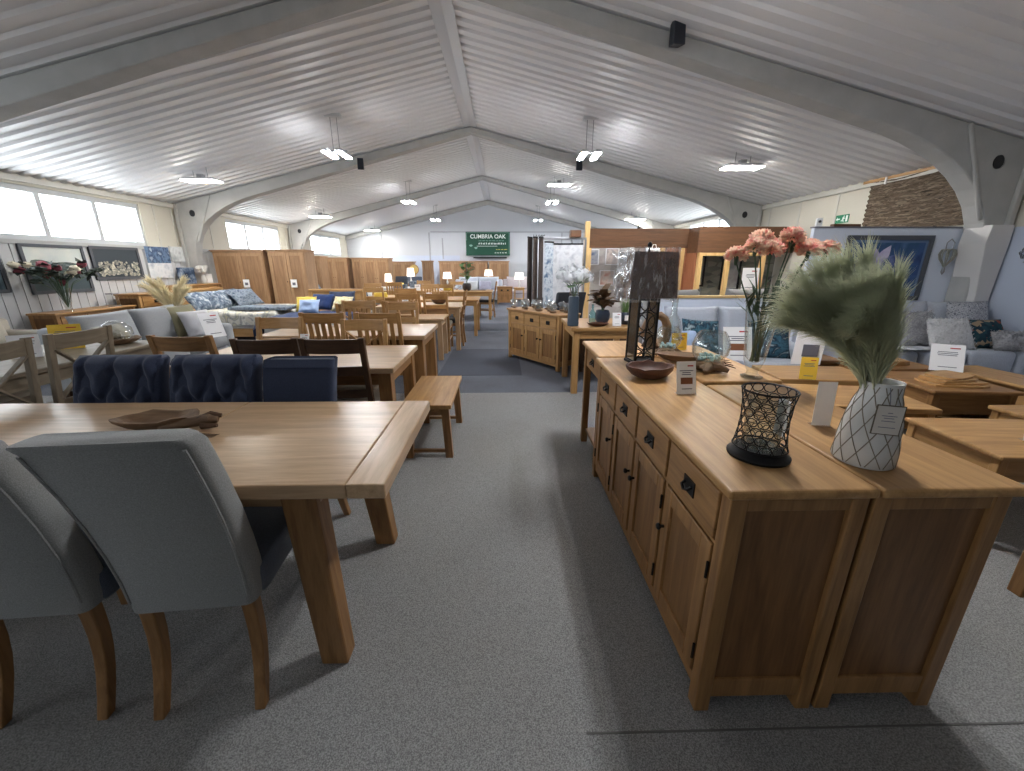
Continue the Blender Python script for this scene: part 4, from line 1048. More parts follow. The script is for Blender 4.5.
def small_table(label, loc, h=.6, s=.42, kind='honey', rz=0): return table('side_table', label, s, s, h, kind, .045, .03, .02, .07, 'table', .18, loc=loc, rz=rz)
for lab, lab2, x, y, h in (('left of the far sofa','left-hand lit table lamp at the far sofas',-2.25,16.75,.62),('between the far sofas','middle lit table lamp, between the far sofas',-.62,17.75,.70),('beside the small oak cupboard','lit table lamp on the table beside the small oak cupboard',.62,15.9,.62)):
    small_table('small oak side table '+lab, (x,y,0), h); table_lamp(lab2, (x,y,h), .56, .19)
# green shop sign on the back wall
t = thing('shop_sign', 'green shop sign with white lettering high on the back wall', 'sign', (-.665,YF-.06,1.86))
SW, SH = 1.96, 1.00
MB().box(-SW/2,SW/2,-.03,0,0,SH).build('board', plain('sign_green', srgb(6,70,52), .5), t, bevel=.004)
b = MB()
for x0_,x1_,z0_,z1_ in ((-SW/2+.03,SW/2-.03,SH-.05,SH-.035),(-SW/2+.03,-SW/2+.045,SH-.36,SH-.05),(SW/2-.045,SW/2-.03,.06,SH-.05)): b.box(x0_,x1_,-.034,-.03,z0_,z1_)
b.build('border', plain('sign_line', srgb(130,170,156), .6), t)
def text(body, size, loc, mat, parent, rz=0, name='lettering', sx=1.0, bold=.0):
    cu = bpy.data.curves.new(name,'FONT'); cu.body = body; cu.size = size; cu.align_x = 'CENTER'; cu.extrude = .002; cu.offset = bold
    o = bpy.data.objects.new(name, cu); C.objects.link(o)
    dg = bpy.context.evaluated_depsgraph_get(); me = bpy.data.meshes.new_from_object(o.evaluated_get(dg))
    bpy.data.objects.remove(o); me.materials.clear(); me.materials.append(mat)
    o = bpy.data.objects.new(name, me); C.objects.link(o); o.parent = parent; o.location = loc; o.rotation_euler = (R(90),0,rz); o.scale = (sx,1,1)
    return o
M_letter = plain('sign_white', srgb(232,240,236), .5)
text('CUMBRIA OAK', .235, (0,-.033,SH-.275), M_letter, t, sx=1.0, bold=.004)
def marks(t, x0, x1, z, h, mat, seed, name='small_lettering'):
    # lettering too small to read, as runs of word-length dashes
    b = MB(); rr = random.Random(seed); x = x0
    while x < x1-.02:
        l = min(rr.uniform(.05,.14), x1-x); k = max(1,int(l/.03))
        for i in range(k): b.box(x+i*l/k, x+i*l/k+l/k*.72, -.034, -.03, z, z+h*rr.choice((.75,1,1)))
        x += l+.035
    b.build(name, mat, t)
marks(t,-.42,.80,SH-.53,.075,M_letter,1); marks(t,-.42,.72,SH-.39,.03,plain('sign_line', srgb(130,170,156), .6),2)
marks(t,.36,.86,SH-.76,.035,plain('sign_yellow', srgb(206,200,90), .5),3); marks(t,.30,.88,SH-.90,.035,M_letter,4)
MB().box(-.5,.42,-.034,-.03,SH-.61,SH-.595).build('rule', M_letter, t)
b = MB()
for cx, cz in ((-.76,.42),(-.54,.32)):
    b.add([(cx+.07*math.cos(a)*(1+.3*math.sin(3*a)),-.034,cz+.045*math.sin(a)) for a in [2*math.pi*k/14 for k in range(14)]],[tuple(range(14))])
b.build('leaf_emblem', plain('sign_line', srgb(130,170,156), .6), t)
tag(MB().box(-.75,.75,-.06,.0,0,.055).build('dark_rail', M_black, None, (-.58,YF-.06,1.74)), 'dark rail on the back wall just under the green sign', 'rail')

# far left corner: chairs, lamps and table before the dado
t = thing('dressing_table_mirror', 'small arched mirror with warm glow before the back wall dado', 'mirror', (-3.75,17.6,.85))
MB().lathe([(.21,-.015),(.21,.015),(.18,.015),(.18,-.015)],24).build('frame', wood('honey','x'), t)
for o in t.children: o.rotation_euler = (R(90),0,0); o.location = (0,0,.42)
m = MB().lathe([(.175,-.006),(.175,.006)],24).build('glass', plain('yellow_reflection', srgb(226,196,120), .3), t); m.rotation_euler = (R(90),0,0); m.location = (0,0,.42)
table('dressing_table', 'white-topped dressing table under the arched mirror', 1.2,.5,.85,'white',.05,.03,.02,.1,loc=(-3.75,17.6,0))
padf = Kind(lambda lab: padded_chair(lab, M_blue_or_shaded, M_blue_or_shaded, wood('mid','z'), .46,.48,1.05))
padf((-3.75,14.9,0), R(170), 'blue-grey padded chair in front of the far dressing table', 'far padded chairs')
padf((-3.0,14.4,0), R(200), 'blue-grey padded chair next to the lone narrow wardrobe', 'far padded chairs')
table('dining_table', 'white painted table in the far left corner', 1.5,.85,.76,'white',.07,.035,loc=(-3.35,13.5,0))
table_lamp('small lit lamp on the white painted table, taller of two', (-3.0,13.55,.76), .60, .13)
table_lamp('small lit lamp on the white painted table, further left', (-3.75,13.6,.76), .42, .12)
folded('blue cloth stack on the white painted table', .36,.3,.2, M_bluequilt, (-2.80,13.35,.76), .1)
folded('yellow cloth stack before the fig plant', .3,.24,.14, fabric('yellow_cloth', srgb(226,196,90)), (-3.35,13.3,.76), 0)

# ------------------------------------------------------------------ right foreground: two sideboards back to back
SB1 = sideboard('long oak sideboard with four black-handled drawers and doors facing the aisle', 1.66,.425,.858,4,True,'mid','honey',(.828,1.775,0),R(-90),knobs=(False,False,True,True))
SB2 = sideboard('shorter oak sideboard back to back with the four-drawer one', 1.02,.425,.858,3,True,'mid','honey',(1.258,1.455,0),R(90))
t = sideboard('oak cabinet behind the shorter sideboard, carrying the glass bowls', .98,.425,.868,2,True,'honey','honey',(1.258,2.475,0),R(90))
# console with one drawer and an open shelf beyond the long sideboard
t = thing('console_table', 'oak console with one drawer and open lower shelf beyond the long sideboard', 'table', (.86,2.91,0), R(-90))
cw, cd, ch = .58,.44,.862
MB().box(-cw/2,cw/2,-cd/2,cd/2,ch-.03,ch).build('tabletop', wood('honey','x'), t, bevel=.008)
for sx in (-1,1):
    for sy in (-1,1): MB().box(sx*(cw/2-.045)-.025,sx*(cw/2-.045)+.025,sy*(cd/2-.045)-.025,sy*(cd/2-.045)+.025,0,ch-.03).build('leg', wood('mid','z'), t, bevel=.004)
dr = MB().box(-cw/2+.07,cw/2-.07,-cd/2+.03,-cd/2+.05,ch-.19,ch-.04).build('drawer', wood('mid','x'), t, bevel=.004)
bow_handle(t, 0, -cd/2+.03, ch-.115, dr)
MB().box(-cw/2+.05,cw/2-.05,-cd/2+.05,cd/2-.05,.10,.125).build('shelf', wood('mid','x'), t, bevel=.003)
MB().box(-cw/2+.03,-cw/2+.045,-cd/2+.06,cd/2-.06,ch-.2,ch-.03).box(cw/2-.045,cw/2-.03,-cd/2+.06,cd/2-.06,ch-.2,ch-.03).box(-cw/2+.06,cw/2-.06,cd/2-.06,cd/2-.045,.1,ch-.03).build('carcass', wood('mid','y'), t)

TOP = .858
# wire candle holder
t = thing('wire_candle_holder', 'black wire mesh candle holder with round base at the front sideboard edge', 'candle holder', (.825,1.165,TOP))
MB().lathe([(.090,0),(.092,.008),(.081,.014),(.077,.024),(.072,.03),(.03,.03)],28).build('base', M_black, t, smooth=True)
b = MB(); zr0, zr1 = .03, .222
def rad(z): return .067+.013*abs((z-.13)/.11)**2
b.ring((0,0,zr1),rad(zr1),.0032,28,5); b.ring((0,0,zr0+.004),rad(zr0),.0032,28,5)
nc, nr = 13, 7
for r_ in range(nr):
    z0 = zr0+(zr1-zr0)*r_/nr; z1 = zr0+(zr1-zr0)*(r_+1)/nr
    for c_ in range(nc):
        a0 = 2*math.pi*(c_+.5*(r_%2))/nc; da = 2*math.pi/nc
        pts = []
        for k in range(9):
            q = 2*math.pi*k/8; a = a0+da*.5*math.cos(q)*.98; z = (z0+z1)/2+(z1-z0)*.5*math.sin(q)
            rr_ = rad(z); pts.append((rr_*math.cos(a), rr_*math.sin(a), z))
        b.tube(pts,.0017,4,False)
b.build('wire_mesh', M_black, t, smooth=True)
MB().lathe([(.054,.0305),(.054,.20),(.0515,.20),(.0515,.036)],24).build('glass_cup', M_glass, t, smooth=True)
MB().box(.0545,.056,-.026,.026,.07,.19).build('paper_label', M_card, t)

# white ceramic vase with leaning diamond lines, and the sage pampas in it
VX, VY = 1.135, 1.125
t = thing('ceramic_vase', 'white ceramic vase with grey diamond lines and a hanging tag', 'vase', (VX,VY,TOP), R(0))
VP = [(.0,0),(.074,0),(.080,.006),(.077,.06),(.070,.14),(.057,.20),(.050,.222),(.0495,.250),(.051,.260),(.045,.260),(.043,.22),(.04,.12)]
MB().lathe(VP[1:],40).build('body', M_white_ceramic, t, smooth=True, ang=60)
def vr(z):
    for (r0,z0),(r1,z1) in zip(VP[2:8],VP[3:9]):
        if z <= z1: return r0+(r1-r0)*(z-z0)/(z1-z0)
    return .056
b = MB(); nd = 11
for s in (-1,1):
    for k in range(nd):
        pts = []
        for i in range(25):
            z = .008+.242*i/24; a = 2*math.pi*k/nd+s*z*6.3
            pts.append(((vr(z)+.0003)*math.cos(a),(vr(z)+.0003)*math.sin(a),z))
        b.tube(pts,.0015,5)
b.build('diamond_lines', plain('groove_taupe', srgb(132,124,110), .8), t, smooth=True)
g = thing('swing_tag', 'beige swing tag with printed lines hanging on the diamond vase', 'tag', (VX-.032,VY-.0765,TOP+.128), R(-20))
MB().box(-.034,.034,-.002,0,-.008,.082).build('tag_edge', plain('tag_brown', srgb(96,86,72), .7), g)
MB().box(-.031,.031,-.003,-.002,-.005,.079).build('tag_face', plain('tag_beige', srgb(204,198,190), .7), g)
b = MB()
for z, hw in ((.058,.006),(.049,.018),(.042,.012),(.033,.016),(.014,.02)): b.box(-hw,hw,-.0034,-.003,z,z+.002)
b.build('print_line', M_ink, g)
MB().tube([(-.004,-.002,.072),(-.002,.012,.10),(.0,.03,.125)],.001,5).build('string', M_ink, g)
pl = 0
TIPS = []
for k in range(22):
    u = k/21; a = R(165-58*u); r_ = (.33 if k%3 == 0 else .26 if k%3 == 1 else .19)*(1-.12*u); c0 = .335
    TIPS.append(((r_*math.cos(a)+.0*u, .07*math.sin(k*2.2), c0+r_*math.sin(a)*.88+.02), (-.03+.03*u, .02*math.sin(k*2.2), .37)))
for i, (tip, bend) in enumerate(TIPS):
    p_ = thing('pampas_plume', 'sage green pampas plume fanning out of the diamond vase', 'plume', (VX-.012,VY,TOP), 0, 'sage pampas plumes')
    plume(p_, (.01*math.cos(i*2),.015*math.sin(i*2),.10), tip, bend, .125, 850, M_greenpampas, 100+i, .0010, .36, 'feathery_head', .30)

# tall glass vase with carnations
GX, GY = 1.34, 2.06
t = thing('tall_glass_vase', 'tall flared clear glass vase holding the pink carnations', 'vase', (GX,GY,.868))
MB().lathe([(.052,0),(.055,.008),(.03,.02),(.026,.035),(.036,.055),(.05,.09),(.062,.2),(.085,.40),(.092,.44),(.088,.44),(.06,.22),(.045,.11),(.02,.085)],32).build('body', M_glass, t, smooth=True)
M_carn = pattern('carnation_petals', ((240,158,150),(248,206,188),(248,234,212),(240,168,158)), 26, 3, .8); translucify(M_carn, .4)
heads = [(-.17,.02,.58),(-.13,-.06,.62),(-.06,.02,.66),(-.06,-.07,.60),(.02,.05,.62),(.05,-.04,.665),(.11,.03,.64),(.13,-.06,.60),(.19,.02,.615),(.24,-.03,.605)]
for i, (x,y,z) in enumerate(heads):
    c = thing('carnation', 'pink and cream carnation standing in the tall glass vase', 'flower', (GX,GY,.868), 0, 'pink carnations')
    MB().tube([(.02*math.cos(i*1.9),.02*math.sin(i*1.9),.09),(x*.2,y*.3,.3),(x*.7,y*.7,z-.10),(x,y,z+.02)],[.004,.004,.0035,.003],6).build('stem', M_stemgreen, c, smooth=True)
    hb = MB(); rr = random.Random(i)
    for k in range(70):
        # ruffled petals
        el = rr.uniform(-.45,1.5); az = rr.uniform(0,6.283); d = Vector((math.cos(az)*math.cos(el),math.sin(az)*math.cos(el),math.sin(el)*.75))
        o_ = Vector((x,y,z+.048)); r_ = .060*rr.uniform(.8,1.05); sdv = d.cross(Vector((rr.gauss(0,1),rr.gauss(0,1),rr.gauss(0,1)))).normalized(); nn = d.cross(sdv)
        ps = [o_+d*.012]; 
        for q in range(7):
            v = (q-3)/3; ps.append(o_+d*(r_-.010*abs(v)+(.005 if q%2 else -.003))+sdv*v*.022+nn*(.007 if q%2 else -.005))
        hb.add(ps,[(0,j,j+1) for j in range(1,7)])
    hb.build('flower_head', M_carn, c, smooth=True, ang=30)
    MB().lathe([(.004,z),(.008,z+.01),(.010,z+.03),(.013,z+.045)],8,(x,y,0)).build('calyx', M_stemgreen, c, smooth=True)
    lb = MB()
    for k in range(8):
        u = .10+.10*k; p = Vector((x*.2+(x*.5)*u,y*.5,.3+(z-.46)*u)); d = Vector((rr.uniform(-1,1),rr.uniform(-1,1),.9)).normalized()*.11; s = d.cross(Vector((0,0,1))).normalized()*.008
        lb.add([p,p+d*.4+s,p+d,p+d*.4-s],[(0,1,2,3)])
    lb.build('leaf', M_stemgreen, c)
c = thing('white_bud', 'small cream flower below the pink carnations in the tall vase', 'flower', (GX,GY,.868))
MB().tube([(0,0,.09),(.05,-.01,.3),(.11,-.02,.50)],.003,6).build('stem', M_stemgreen, c, smooth=True)
MB().ball((.11,-.02,.52),(.028,.028,.024),9,7,.2).build('flower_head', plain('cream_petals', srgb(224,214,190), .7), c, smooth=True)

# the wrapped table lamp
t = thing('table_lamp', 'table lamp with black scrolled metal cage base and dark shade still in cellophane', 'lamp', (.86,2.46,TOP), R(8))
w2 = .060
MB().box(-.072,.072,-.072,.072,0,.018).build('base', M_black, t, bevel=.004)
b = MB()
for sx in (-1,1):
    for sy in (-1,1): b.box(sx*w2-.006,sx*w2+.006,sy*w2-.006,sy*w2+.006,.018,.40)
for z in (.02,.395):
    for s in (-1,1): b.box(-w2,w2,s*w2-.005,s*w2+.005,z-.005,z+.005).box(s*w2-.005,s*w2+.005,-w2,w2,z-.005,z+.005)
b.build('cage_frame', M_black, t)
for face in (0,2):
    b = MB()
    Mr = Matrix.Rotation(face*math.pi/2,4,'Z')
    for cx, cz, rr_, a0, a1 in ((-w2,.125,.058,-90,90),(w2,.125,.058,90,270),(-w2,.25,.058,-90,90),(w2,.25,.058,90,270),(-w2,.372,.058,-90,20),(w2,.372,.058,160,270),(0,.02,.054,0,180)):
        pts = []
        for k in range(13):
            a = R(a0+(a1-a0)*k/12); pts.append(Mr @ Vector((cx+rr_*math.cos(a),-w2,cz+rr_*math.sin(a))))
        b.tube(pts,.0035,5)
    b.build('scrollwork', M_black, t, smooth=True)
for s in (-1,1): MB().box(s*w2-.003,s*w2+.003,-w2+.006,w2-.006,.025,.39).build('mirror_panel', plain('smoked_mirror', srgb(120,122,120), .12, .9), t)
MB().tube([(0,0,.395),(0,0,.70)],.006,8).build('rod', M_black, t)
sh = MB(); a_, b_ = .148, .128; z0_, z1_ = .405, .665
secs = [[(x*k,y*k,z) for x,y in ((-a_,-a_*.72),(a_,-a_*.72),(a_,a_*.72),(-a_,a_*.72))] for k,z in ((1,z0_),(.90,z1_))]
o = sh.loft(secs, cap=False).build('shade', fabric('dark_brown_shade', srgb(96,80,78), 90, .25), t)
md = o.modifiers.new('solid','SOLIDIFY'); md.thickness = .003
cp = MB()
M_cello = glass('cellophane_clear', (.97,.97,.98,1), .45, .16)
nt = M_cello.node_tree; tc = nt.nodes.new('ShaderNodeTexCoord'); mp = nt.nodes.new('ShaderNodeMapping'); mp.inputs['Scale'].default_value = (9,9,2.2); mp.inputs['Rotation'].default_value = (0,.25,0)
nz = nt.nodes.new('ShaderNodeTexNoise'); nz.inputs['Scale'].default_value = 4; nz.inputs['Detail'].default_value = 3; nz.inputs['Distortion'].default_value = 1.2
cr = nt.nodes.new('ShaderNodeValToRGB'); cr.color_ramp.elements[0].position = .52; cr.color_ramp.elements[0].color = (.05,.05,.05,1); cr.color_ramp.elements[1].position = .72; cr.color_ramp.elements[1].color = (.6,.6,.6,1)  # white streaks painted into the film as highlights on its creases
df = nt.nodes.new('ShaderNodeBsdfDiffuse'); df.inputs[0].default_value = (.8,.8,.84,1); mxs = nt.nodes.new('ShaderNodeMixShader'); om = nt.nodes['Material Output']
prev = om.inputs['Surface'].links[0].from_socket
nt.links.new(tc.outputs['Object'], mp.inputs[0]); nt.links.new(mp.outputs[0], nz.inputs['Vector']); nt.links.new(nz.outputs['Fac'], cr.inputs[0]); nt.links.new(cr.outputs[0], mxs.inputs[0]); nt.links.new(prev, mxs.inputs[1]); nt.links.new(df.outputs[0], mxs.inputs[2]); nt.links.new(mxs.outputs[0], om.inputs['Surface'])
def film(u, v, side):
    k = (1-.10*v)*1.035; z = z0_-.02+(z1_-z0_+.045)*v
    x = (2*u-1)*a_*k; y = -a_*.72*k
    w_ = .010*noise.noise(Vector((u*11+side*5,v*3,side)))+.007*noise.noise(Vector((u*5+v*8,v*14,side+3)))
    if side%2: x, y = (2*u-1)*a_*.72*k, -a_*k
    return Matrix.Rotation(side*math.pi/2,3,'Z') @ Vector((x, y-abs(w_)*1.3, z))
for sd in range(4): cp.surf(lambda u,v: film(u,v,sd), 22, 18)
cp.build('cellophane', M_cello, t, smooth=True, ang=30)
MB().surf(lambda u,v: (-.175-.05*u+.012*math.sin(v*9),-.06+.10*u*v,.40+.27*v+.01*math.sin(u*8)), 8, 14).build('loose_wrapping', M_plastic, t, smooth=True, ang=30)
MB().ball((0,0,.705),(.014,.014,.018),10,7).build('finial', M_black, t, smooth=True)

slab_bowl('root_wood_bowl', 'thick dark reddish root-wood bowl in front of the wrapped lamp', 'bowl', .27,.21,.07, wood('root','x'), (.80,2.10,TOP), R(10), 12)
price_card('white price card with brown picture beside the root-wood bowl', (.872,1.80,TOP), 4, .095, .155, pic=True)
price_card('blank back of a white card beyond the wire candle holder', (1.215,1.40,TOP), -8, .066, .17, lines=False, tilt=4)

# blown glass on driftwood
def glass_root(label, loc, rz, s, seed, teal=True):
    t = thing('glass_on_driftwood', label, 'ornament', loc, rz)
    b = MB(); rr = random.Random(seed)
    for k in range(5):
        a = k*1.25+rr.uniform(-.2,.2); l = .14*s*rr.uniform(.7,1.2)
        b.tube([(0,0,.028*s),(math.cos(a)*l*.5,math.sin(a)*l*.5,.035*s),(math.cos(a)*l,math.sin(a)*l*.8,.018*s)],[.032*s,.027*s,.012*s],8)
    b.ball((0,0,.026*s),(.07*s,.06*s,.026*s),12,8,.18,seed=seed).build('driftwood', wood('drift','x'), t, smooth=True)
    z = .05*s
    MB().lathe([(.02*s,z),(.07*s,z+.012*s),(.10*s,z+.06*s),(.105*s,z+.11*s),(.085*s,z+.17*s),(.07*s,z+.19*s),(.067*s,z+.19*s),(.10*s,z+.11*s),(.095*s,z+.06*s),(.06*s,z+.018*s)],28).build('bowl', M_glass, t, smooth=True)
    if teal:
        g = MB()
        for k in range(26): g.ball((rr.uniform(-.055,.055)*s,rr.uniform(-.055,.055)*s,z+.025*s+rr.uniform(0,.02)*s),rr.uniform(.008,.015)*s,6,4,.2,seed=k)
        g.build('glass_pebbles', plain('teal_pebbles', srgb(160,196,200), .15), t, smooth=True)
    return t
glass_root('clear glass bowl slumped on knotted driftwood, behind the white price card', (1.17,2.20,.868), .4, .95, 2)
glass_root('taller clear glass bowl on driftwood nearest the wrapped lamp', (1.10,2.62,.868), 1.2, .8, 6)
t = thing('driftwood_bowl', 'long boat-shaped driftwood bowl lying between the lamp and the glass bowls', 'bowl', (1.12,2.42,.868), R(-20))
b = MB(); b.lathe([(.02,0),(.06,.012),(.09,.05),(.085,.052),(.05,.02)],20,sx=1.9,sy=.8).build('body', wood('drift','x'), t, smooth=True)
b = MB()
for k in range(4): b.tube([(.16,0,.02),(.19,.03*(k-1.5),.012+.02*(k%2)),(.24,.05*(k-1.5),.014),(.28,.07*(k-1.5),.008)],[.008,.006,.004,.002],6)
b.build('root_fingers', wood('dark','x'), t, smooth=True)
t = thing('root_sculpture', 'upright hollow root-wood sculpture behind the wrapped lamp', 'ornament', (1.08,2.84,.868))
pts = [(0.02+.075*math.cos(a),0,.13+.11*math.sin(a)) for a in [R(-100+30*k) for k in range(11)]]
MB().tube(pts,[.04,.045,.04,.035,.03,.028,.03,.032,.035,.04,.042],10).build('root', wood('drift','z'), t, smooth=True)
MB().ball((0,0,.03),(.08,.06,.03),12,8,.15).build('foot', wood('dark','x'), t, smooth=True)
t = thing('bottle_vase', 'clear glass bottle vase behind the root sculpture', 'vase', (1.22,2.86,.868))
MB().lathe([(.05,0),(.065,.02),(.07,.12),(.05,.2),(.02,.25),(.02,.33),(.026,.335),(.016,.33),(.016,.25),(.06,.12)],24).build('body', M_glass, t, smooth=True)
price_card('yellow-fronted card in the glass bowl group', (1.25,2.78,.868), 10, .12, .12, M_yellow, tilt=6)

# ------------------------------------------------------------------ middle right: far sideboard, plant table, rug stand
ang = math.degrees(math.atan2(5.46-6.44, .74-.06))     # front runs along this heading
sideboard('oak three-door sideboard standing at an angle past the carpet edge, crowded with small glassware', 1.24,.42,.80,3,True,'honey','honey',(.40+.175,5.95+.115,0),R(ang),knobs=(False,False,True))
table('dining_table', 'square oak table carrying the white hydrangeas and dark pots', .80,.86,.78,'honey',.07,.04,.03,.09,loc=(1.16,4.86,0))
# small glass pieces on bits of driftwood
ca, sa = math.cos(R(ang)), math.sin(R(ang))
rr = random.Random(21)
def small_glass(label):
    t = thing('small_glass_ornament', label, 'glassware')
    MB().ball((0,0,.018),(.05,.04,.018),9,6,.2,seed=4).build('driftwood', wood('drift','x'), t, smooth=True)
    MB().lathe([(.015,.03),(.05,.045),(.064,.09),(.05,.13),(.036,.138),(.058,.09),(.045,.05)],16).build('bowl', glass('frosted_glass',(.93,.97,1,1),.5,.06), t, smooth=True)
    return t
SG = Kind(small_glass)
for i in range(14):
    u = -.54+.078*i; v = (-.12,.06,-.03,.12)[i%4]
    SG((.575+u*ca-v*sa, 6.065+u*sa+v*ca, .80), rr.uniform(0,6), 'small clear glass bowl on a scrap of driftwood among the row on the far sideboard', 'small glass bowls on the far sideboard')
t = thing('glass_pyramid', 'pointed clear glass ornament in the middle of the far sideboard', 'glassware', (.50,6.16,.80))
MB().lathe([(.055,0),(.05,.02),(.012,.17),(.004,.19)],6).build('glass', M_glass, t)

t = thing('hydrangea_vase', 'tall blue-grey ribbed vase of white hydrangeas on the square oak table', 'flowers', (.80,4.60,.78))
vb = MB(); vb.lathe([(.062,0)]+[(.064+.003*(k%2)-.008*(k/14),.012+.32*k/14) for k in range(15)]+[(.045,.333),(.045,.25)],24)
vb.build('vase', plain('slate_blue_glaze', srgb(66,80,96), .45, var=.15), t, smooth=True)
MB().lathe([(.05,.334),(.052,.36),(.05,.44),(.048,.44),(.048,.36)],20).build('glass_neck', M_glass, t, smooth=True)
b = MB(); lf = MB(); hw = MB()
for i,(x,y,z) in enumerate(((-.14,0,.56),(-.03,.05,.60),(.08,-.02,.57),(.14,.05,.53),(-.08,-.07,.53),(.02,-.09,.54))):
    b.tube([(0,0,.3),(x*.4,y*.4,.44),(x,y,z-.04)],.005,6)
    for k in range(60):
        d = Vector((rr.gauss(0,1),rr.gauss(0,1),rr.gauss(0,1))).normalized(); 
        if d.z < -.5: continue
        p = Vector((x,y,z))+d*.085*rr.uniform(.8,1.05); s = d.cross(Vector((0,0,1.01))).normalized()*.02; q = d.cross(s).normalized()*.02
        hw.add([p+s,p+q+d*.006,p-s,p-q+d*.006],[(0,1,2,3)])
    hw.ball((x,y,z),.055,10,7)
for k in range(9):
    a = k*.7; p = Vector((0,0,.46)); d = Vector((math.cos(a),math.sin(a),-.15+.3*(k%3)))*.19; s = d.cross(Vector((0,0,1))).normalized()*.06
    lf.add([p,p+d*.45+s,p+d,p+d*.45-s],[(0,1,2,3)])
b.build('stems', M_stemgreen, t, smooth=True); lf.build('leaves', M_leafgreen, t); hw.build('flower_heads', plain('hydrangea_petals', srgb(238,240,244), .7), t, smooth=True, ang=20)
slab_bowl('shallow_bowl', 'dark red shallow bowl at the near edge of the square oak table', 'bowl', .24,.2,.035, wood('root','x'), (1.08,4.58,.78), 0, 15)
leafy_plant('bushy bronze-leaved plant in a blue pot on the square oak table', (1.20,4.86,.78), .40,.09,.15,.17,12, plain('bronze_leaf', srgb(104,80,58), .6, var=.4, vscale=9), M_pot, spread=.24, seed=4)
t = thing('potted_grass', 'upright green grass in a round dark pot at the right of the square oak table', 'plant', (1.44,4.74,.78))
MB().lathe([(.05,0),(.085,.04),(.09,.09),(.06,.14),(.05,.14),(.07,.09)],20).build('pot', M_pot, t, smooth=True)
MB().box(-.03,.03,-.096,-.090,.05,.11).build('label', M_card, t)
b = MB()
for k in range(120):
    a = rr.uniform(0,6.28); r_ = rr.uniform(0,.045); p = Vector((r_*math.cos(a),r_*math.sin(a),.12)); d = Vector((math.cos(a)*.05,math.sin(a)*.05,rr.uniform(.14,.26))); s = Vector((-math.sin(a),math.cos(a),0))*.003
    b.add([p-s,p+s,p+d],[(0,1,2)])
b.build('blades', plain('grass_blade', srgb(96,128,70), .6, var=.3, vscale=20), t)
price_card('white label card between the dark pots on the square oak table', (1.30,4.56,.78), 0, .10,.15)
t = thing('bottle_ornament', 'teal glass bottle beside the hydrangea vase', 'glassware', (1.06,4.78,.78))
MB().lathe([(.03,0),(.04,.02),(.04,.12),(.014,.16),(.014,.22),(.018,.225),(.01,.22)],16).build('body', glass('teal_glass',(.6,.85,.9,1),.25), t, smooth=True)
t = thing('white_box', 'white storage panel under the square oak table', 'box', (1.36,4.78,0))
MB().box(-.10,.10,-.03,.03,0,.45).build('body', M_card, t, bevel=.004); MB().box(-.104,.104,-.034,.034,.40,.45).build('lid', M_white, t, bevel=.003)

sideboard('low dark cabinet behind the square oak table', .74,.36,.60,2,True,'dark','dark',(1.42,5.62,0),0,name='cabinet',dh=.12)
# rug display stand
t = thing('rug_stand', 'grey metal display stand holding hanging rugs', 'stand', (1.12,8.22,0))
b = MB()
for x in (-.56,.42): b.box(x-.02,x+.02,-.02,.02,.0,1.96)
b.box(-.60,.50,-.025,.025,1.92,1.96).box(-.58,-.54,-.3,.3,0,.03).box(.40,.44,-.3,.3,0,.03); b.build('frame', M_steel, t, bevel=.003)
b = MB().bar((.42,-.06,.9),(.20,-.06,1.92),.035,.03).bar((.48,-.04,0),(.48,-.04,1.92),.035,.03); b.build('brace', M_steel, t)
for k in range(5): MB().bar((-.52+.035*k,-.02,1.97),(-.56+.05*k,-.5,1.97),.012,.012).build('swing_arm', M_black, t)
M_rugdark = fabric('dark_rug', srgb(66,54,50), 60,.3); M_rugmid = fabric('taupe_rug', srgb(104,90,82), 60,.3)
def hung_rug(label, x0, y0, x1, y1, z0, z1, mat, stripe=None):
    # a rug hanging from its top edge with a gentle wave
    d = Vector((x1-x0,y1-y0,0)); n_ = Vector((-d.y,d.x,0)).normalized()
    t = thing('hanging_rug', label, 'rug', (x0,y0,z0))
    def row(off):
        return lambda u,v: d*u + n_*(.012*math.sin(u*5+v*2)*(1-v)+off) + Vector((0,0,(z1-z0)*v))
    b = MB().surf(row(-.006),14,10).surf(row(.006),14,10); 
    b.build('pile', mat, t, smooth=True, ang=50)
    MB().bar((0,0,z1-z0),(d.x,d.y,z1-z0),.02,.025).build('hanging_bar', M_black, t)
    return t
for i, (x, mt, nm) in enumerate(((.46,M_rugdark,'dark brown rug hung edge-on, leftmost on the stand'),(.565,M_rugmid,'taupe rug hung edge-on, second from the left on the stand'),(.67,M_rugdark,'dark brown rug hung edge-on, third from the left on the stand'))):
    hung_rug(nm, x, 7.8, x+.085, 7.95, .1, 1.94, mt)
hung_rug('pale blue and grey patterned rug edge beside the dark rugs', .78,7.86,.96,7.97,.3,1.86, pattern('blue_grey_rug', ((126,144,166),(196,204,212),(90,110,140)), 9, 3))
hung_rug('large white and silver mottled rug facing the aisle', .95,7.96,1.52,7.99,.45,1.83, pattern('silver_rug', ((190,192,198),(218,220,224),(204,206,212),(176,180,190)), 6, 4, .9))
t = thing('storage_box', 'brown cardboard box lying on top of the rug stand', 'box', (1.40,8.22,1.96))
MB().box(-.10,.10,-.09,.09,0,.13).build('body', wood('fascia','x'), t, bevel=.004); MB().box(-.103,.103,-.02,.02,.127,.133).build('tape', M_ink, t)
c = padded_chair('dark grey padded chair in front of the hanging rugs', fabric('charcoal_fabric', srgb(70,74,82)), M_blue_or_shaded, wood('dark','z'), .44,.46,1.05)
c.location = (.98,6.55,0); c.rotation_euler = (0,0,R(10))

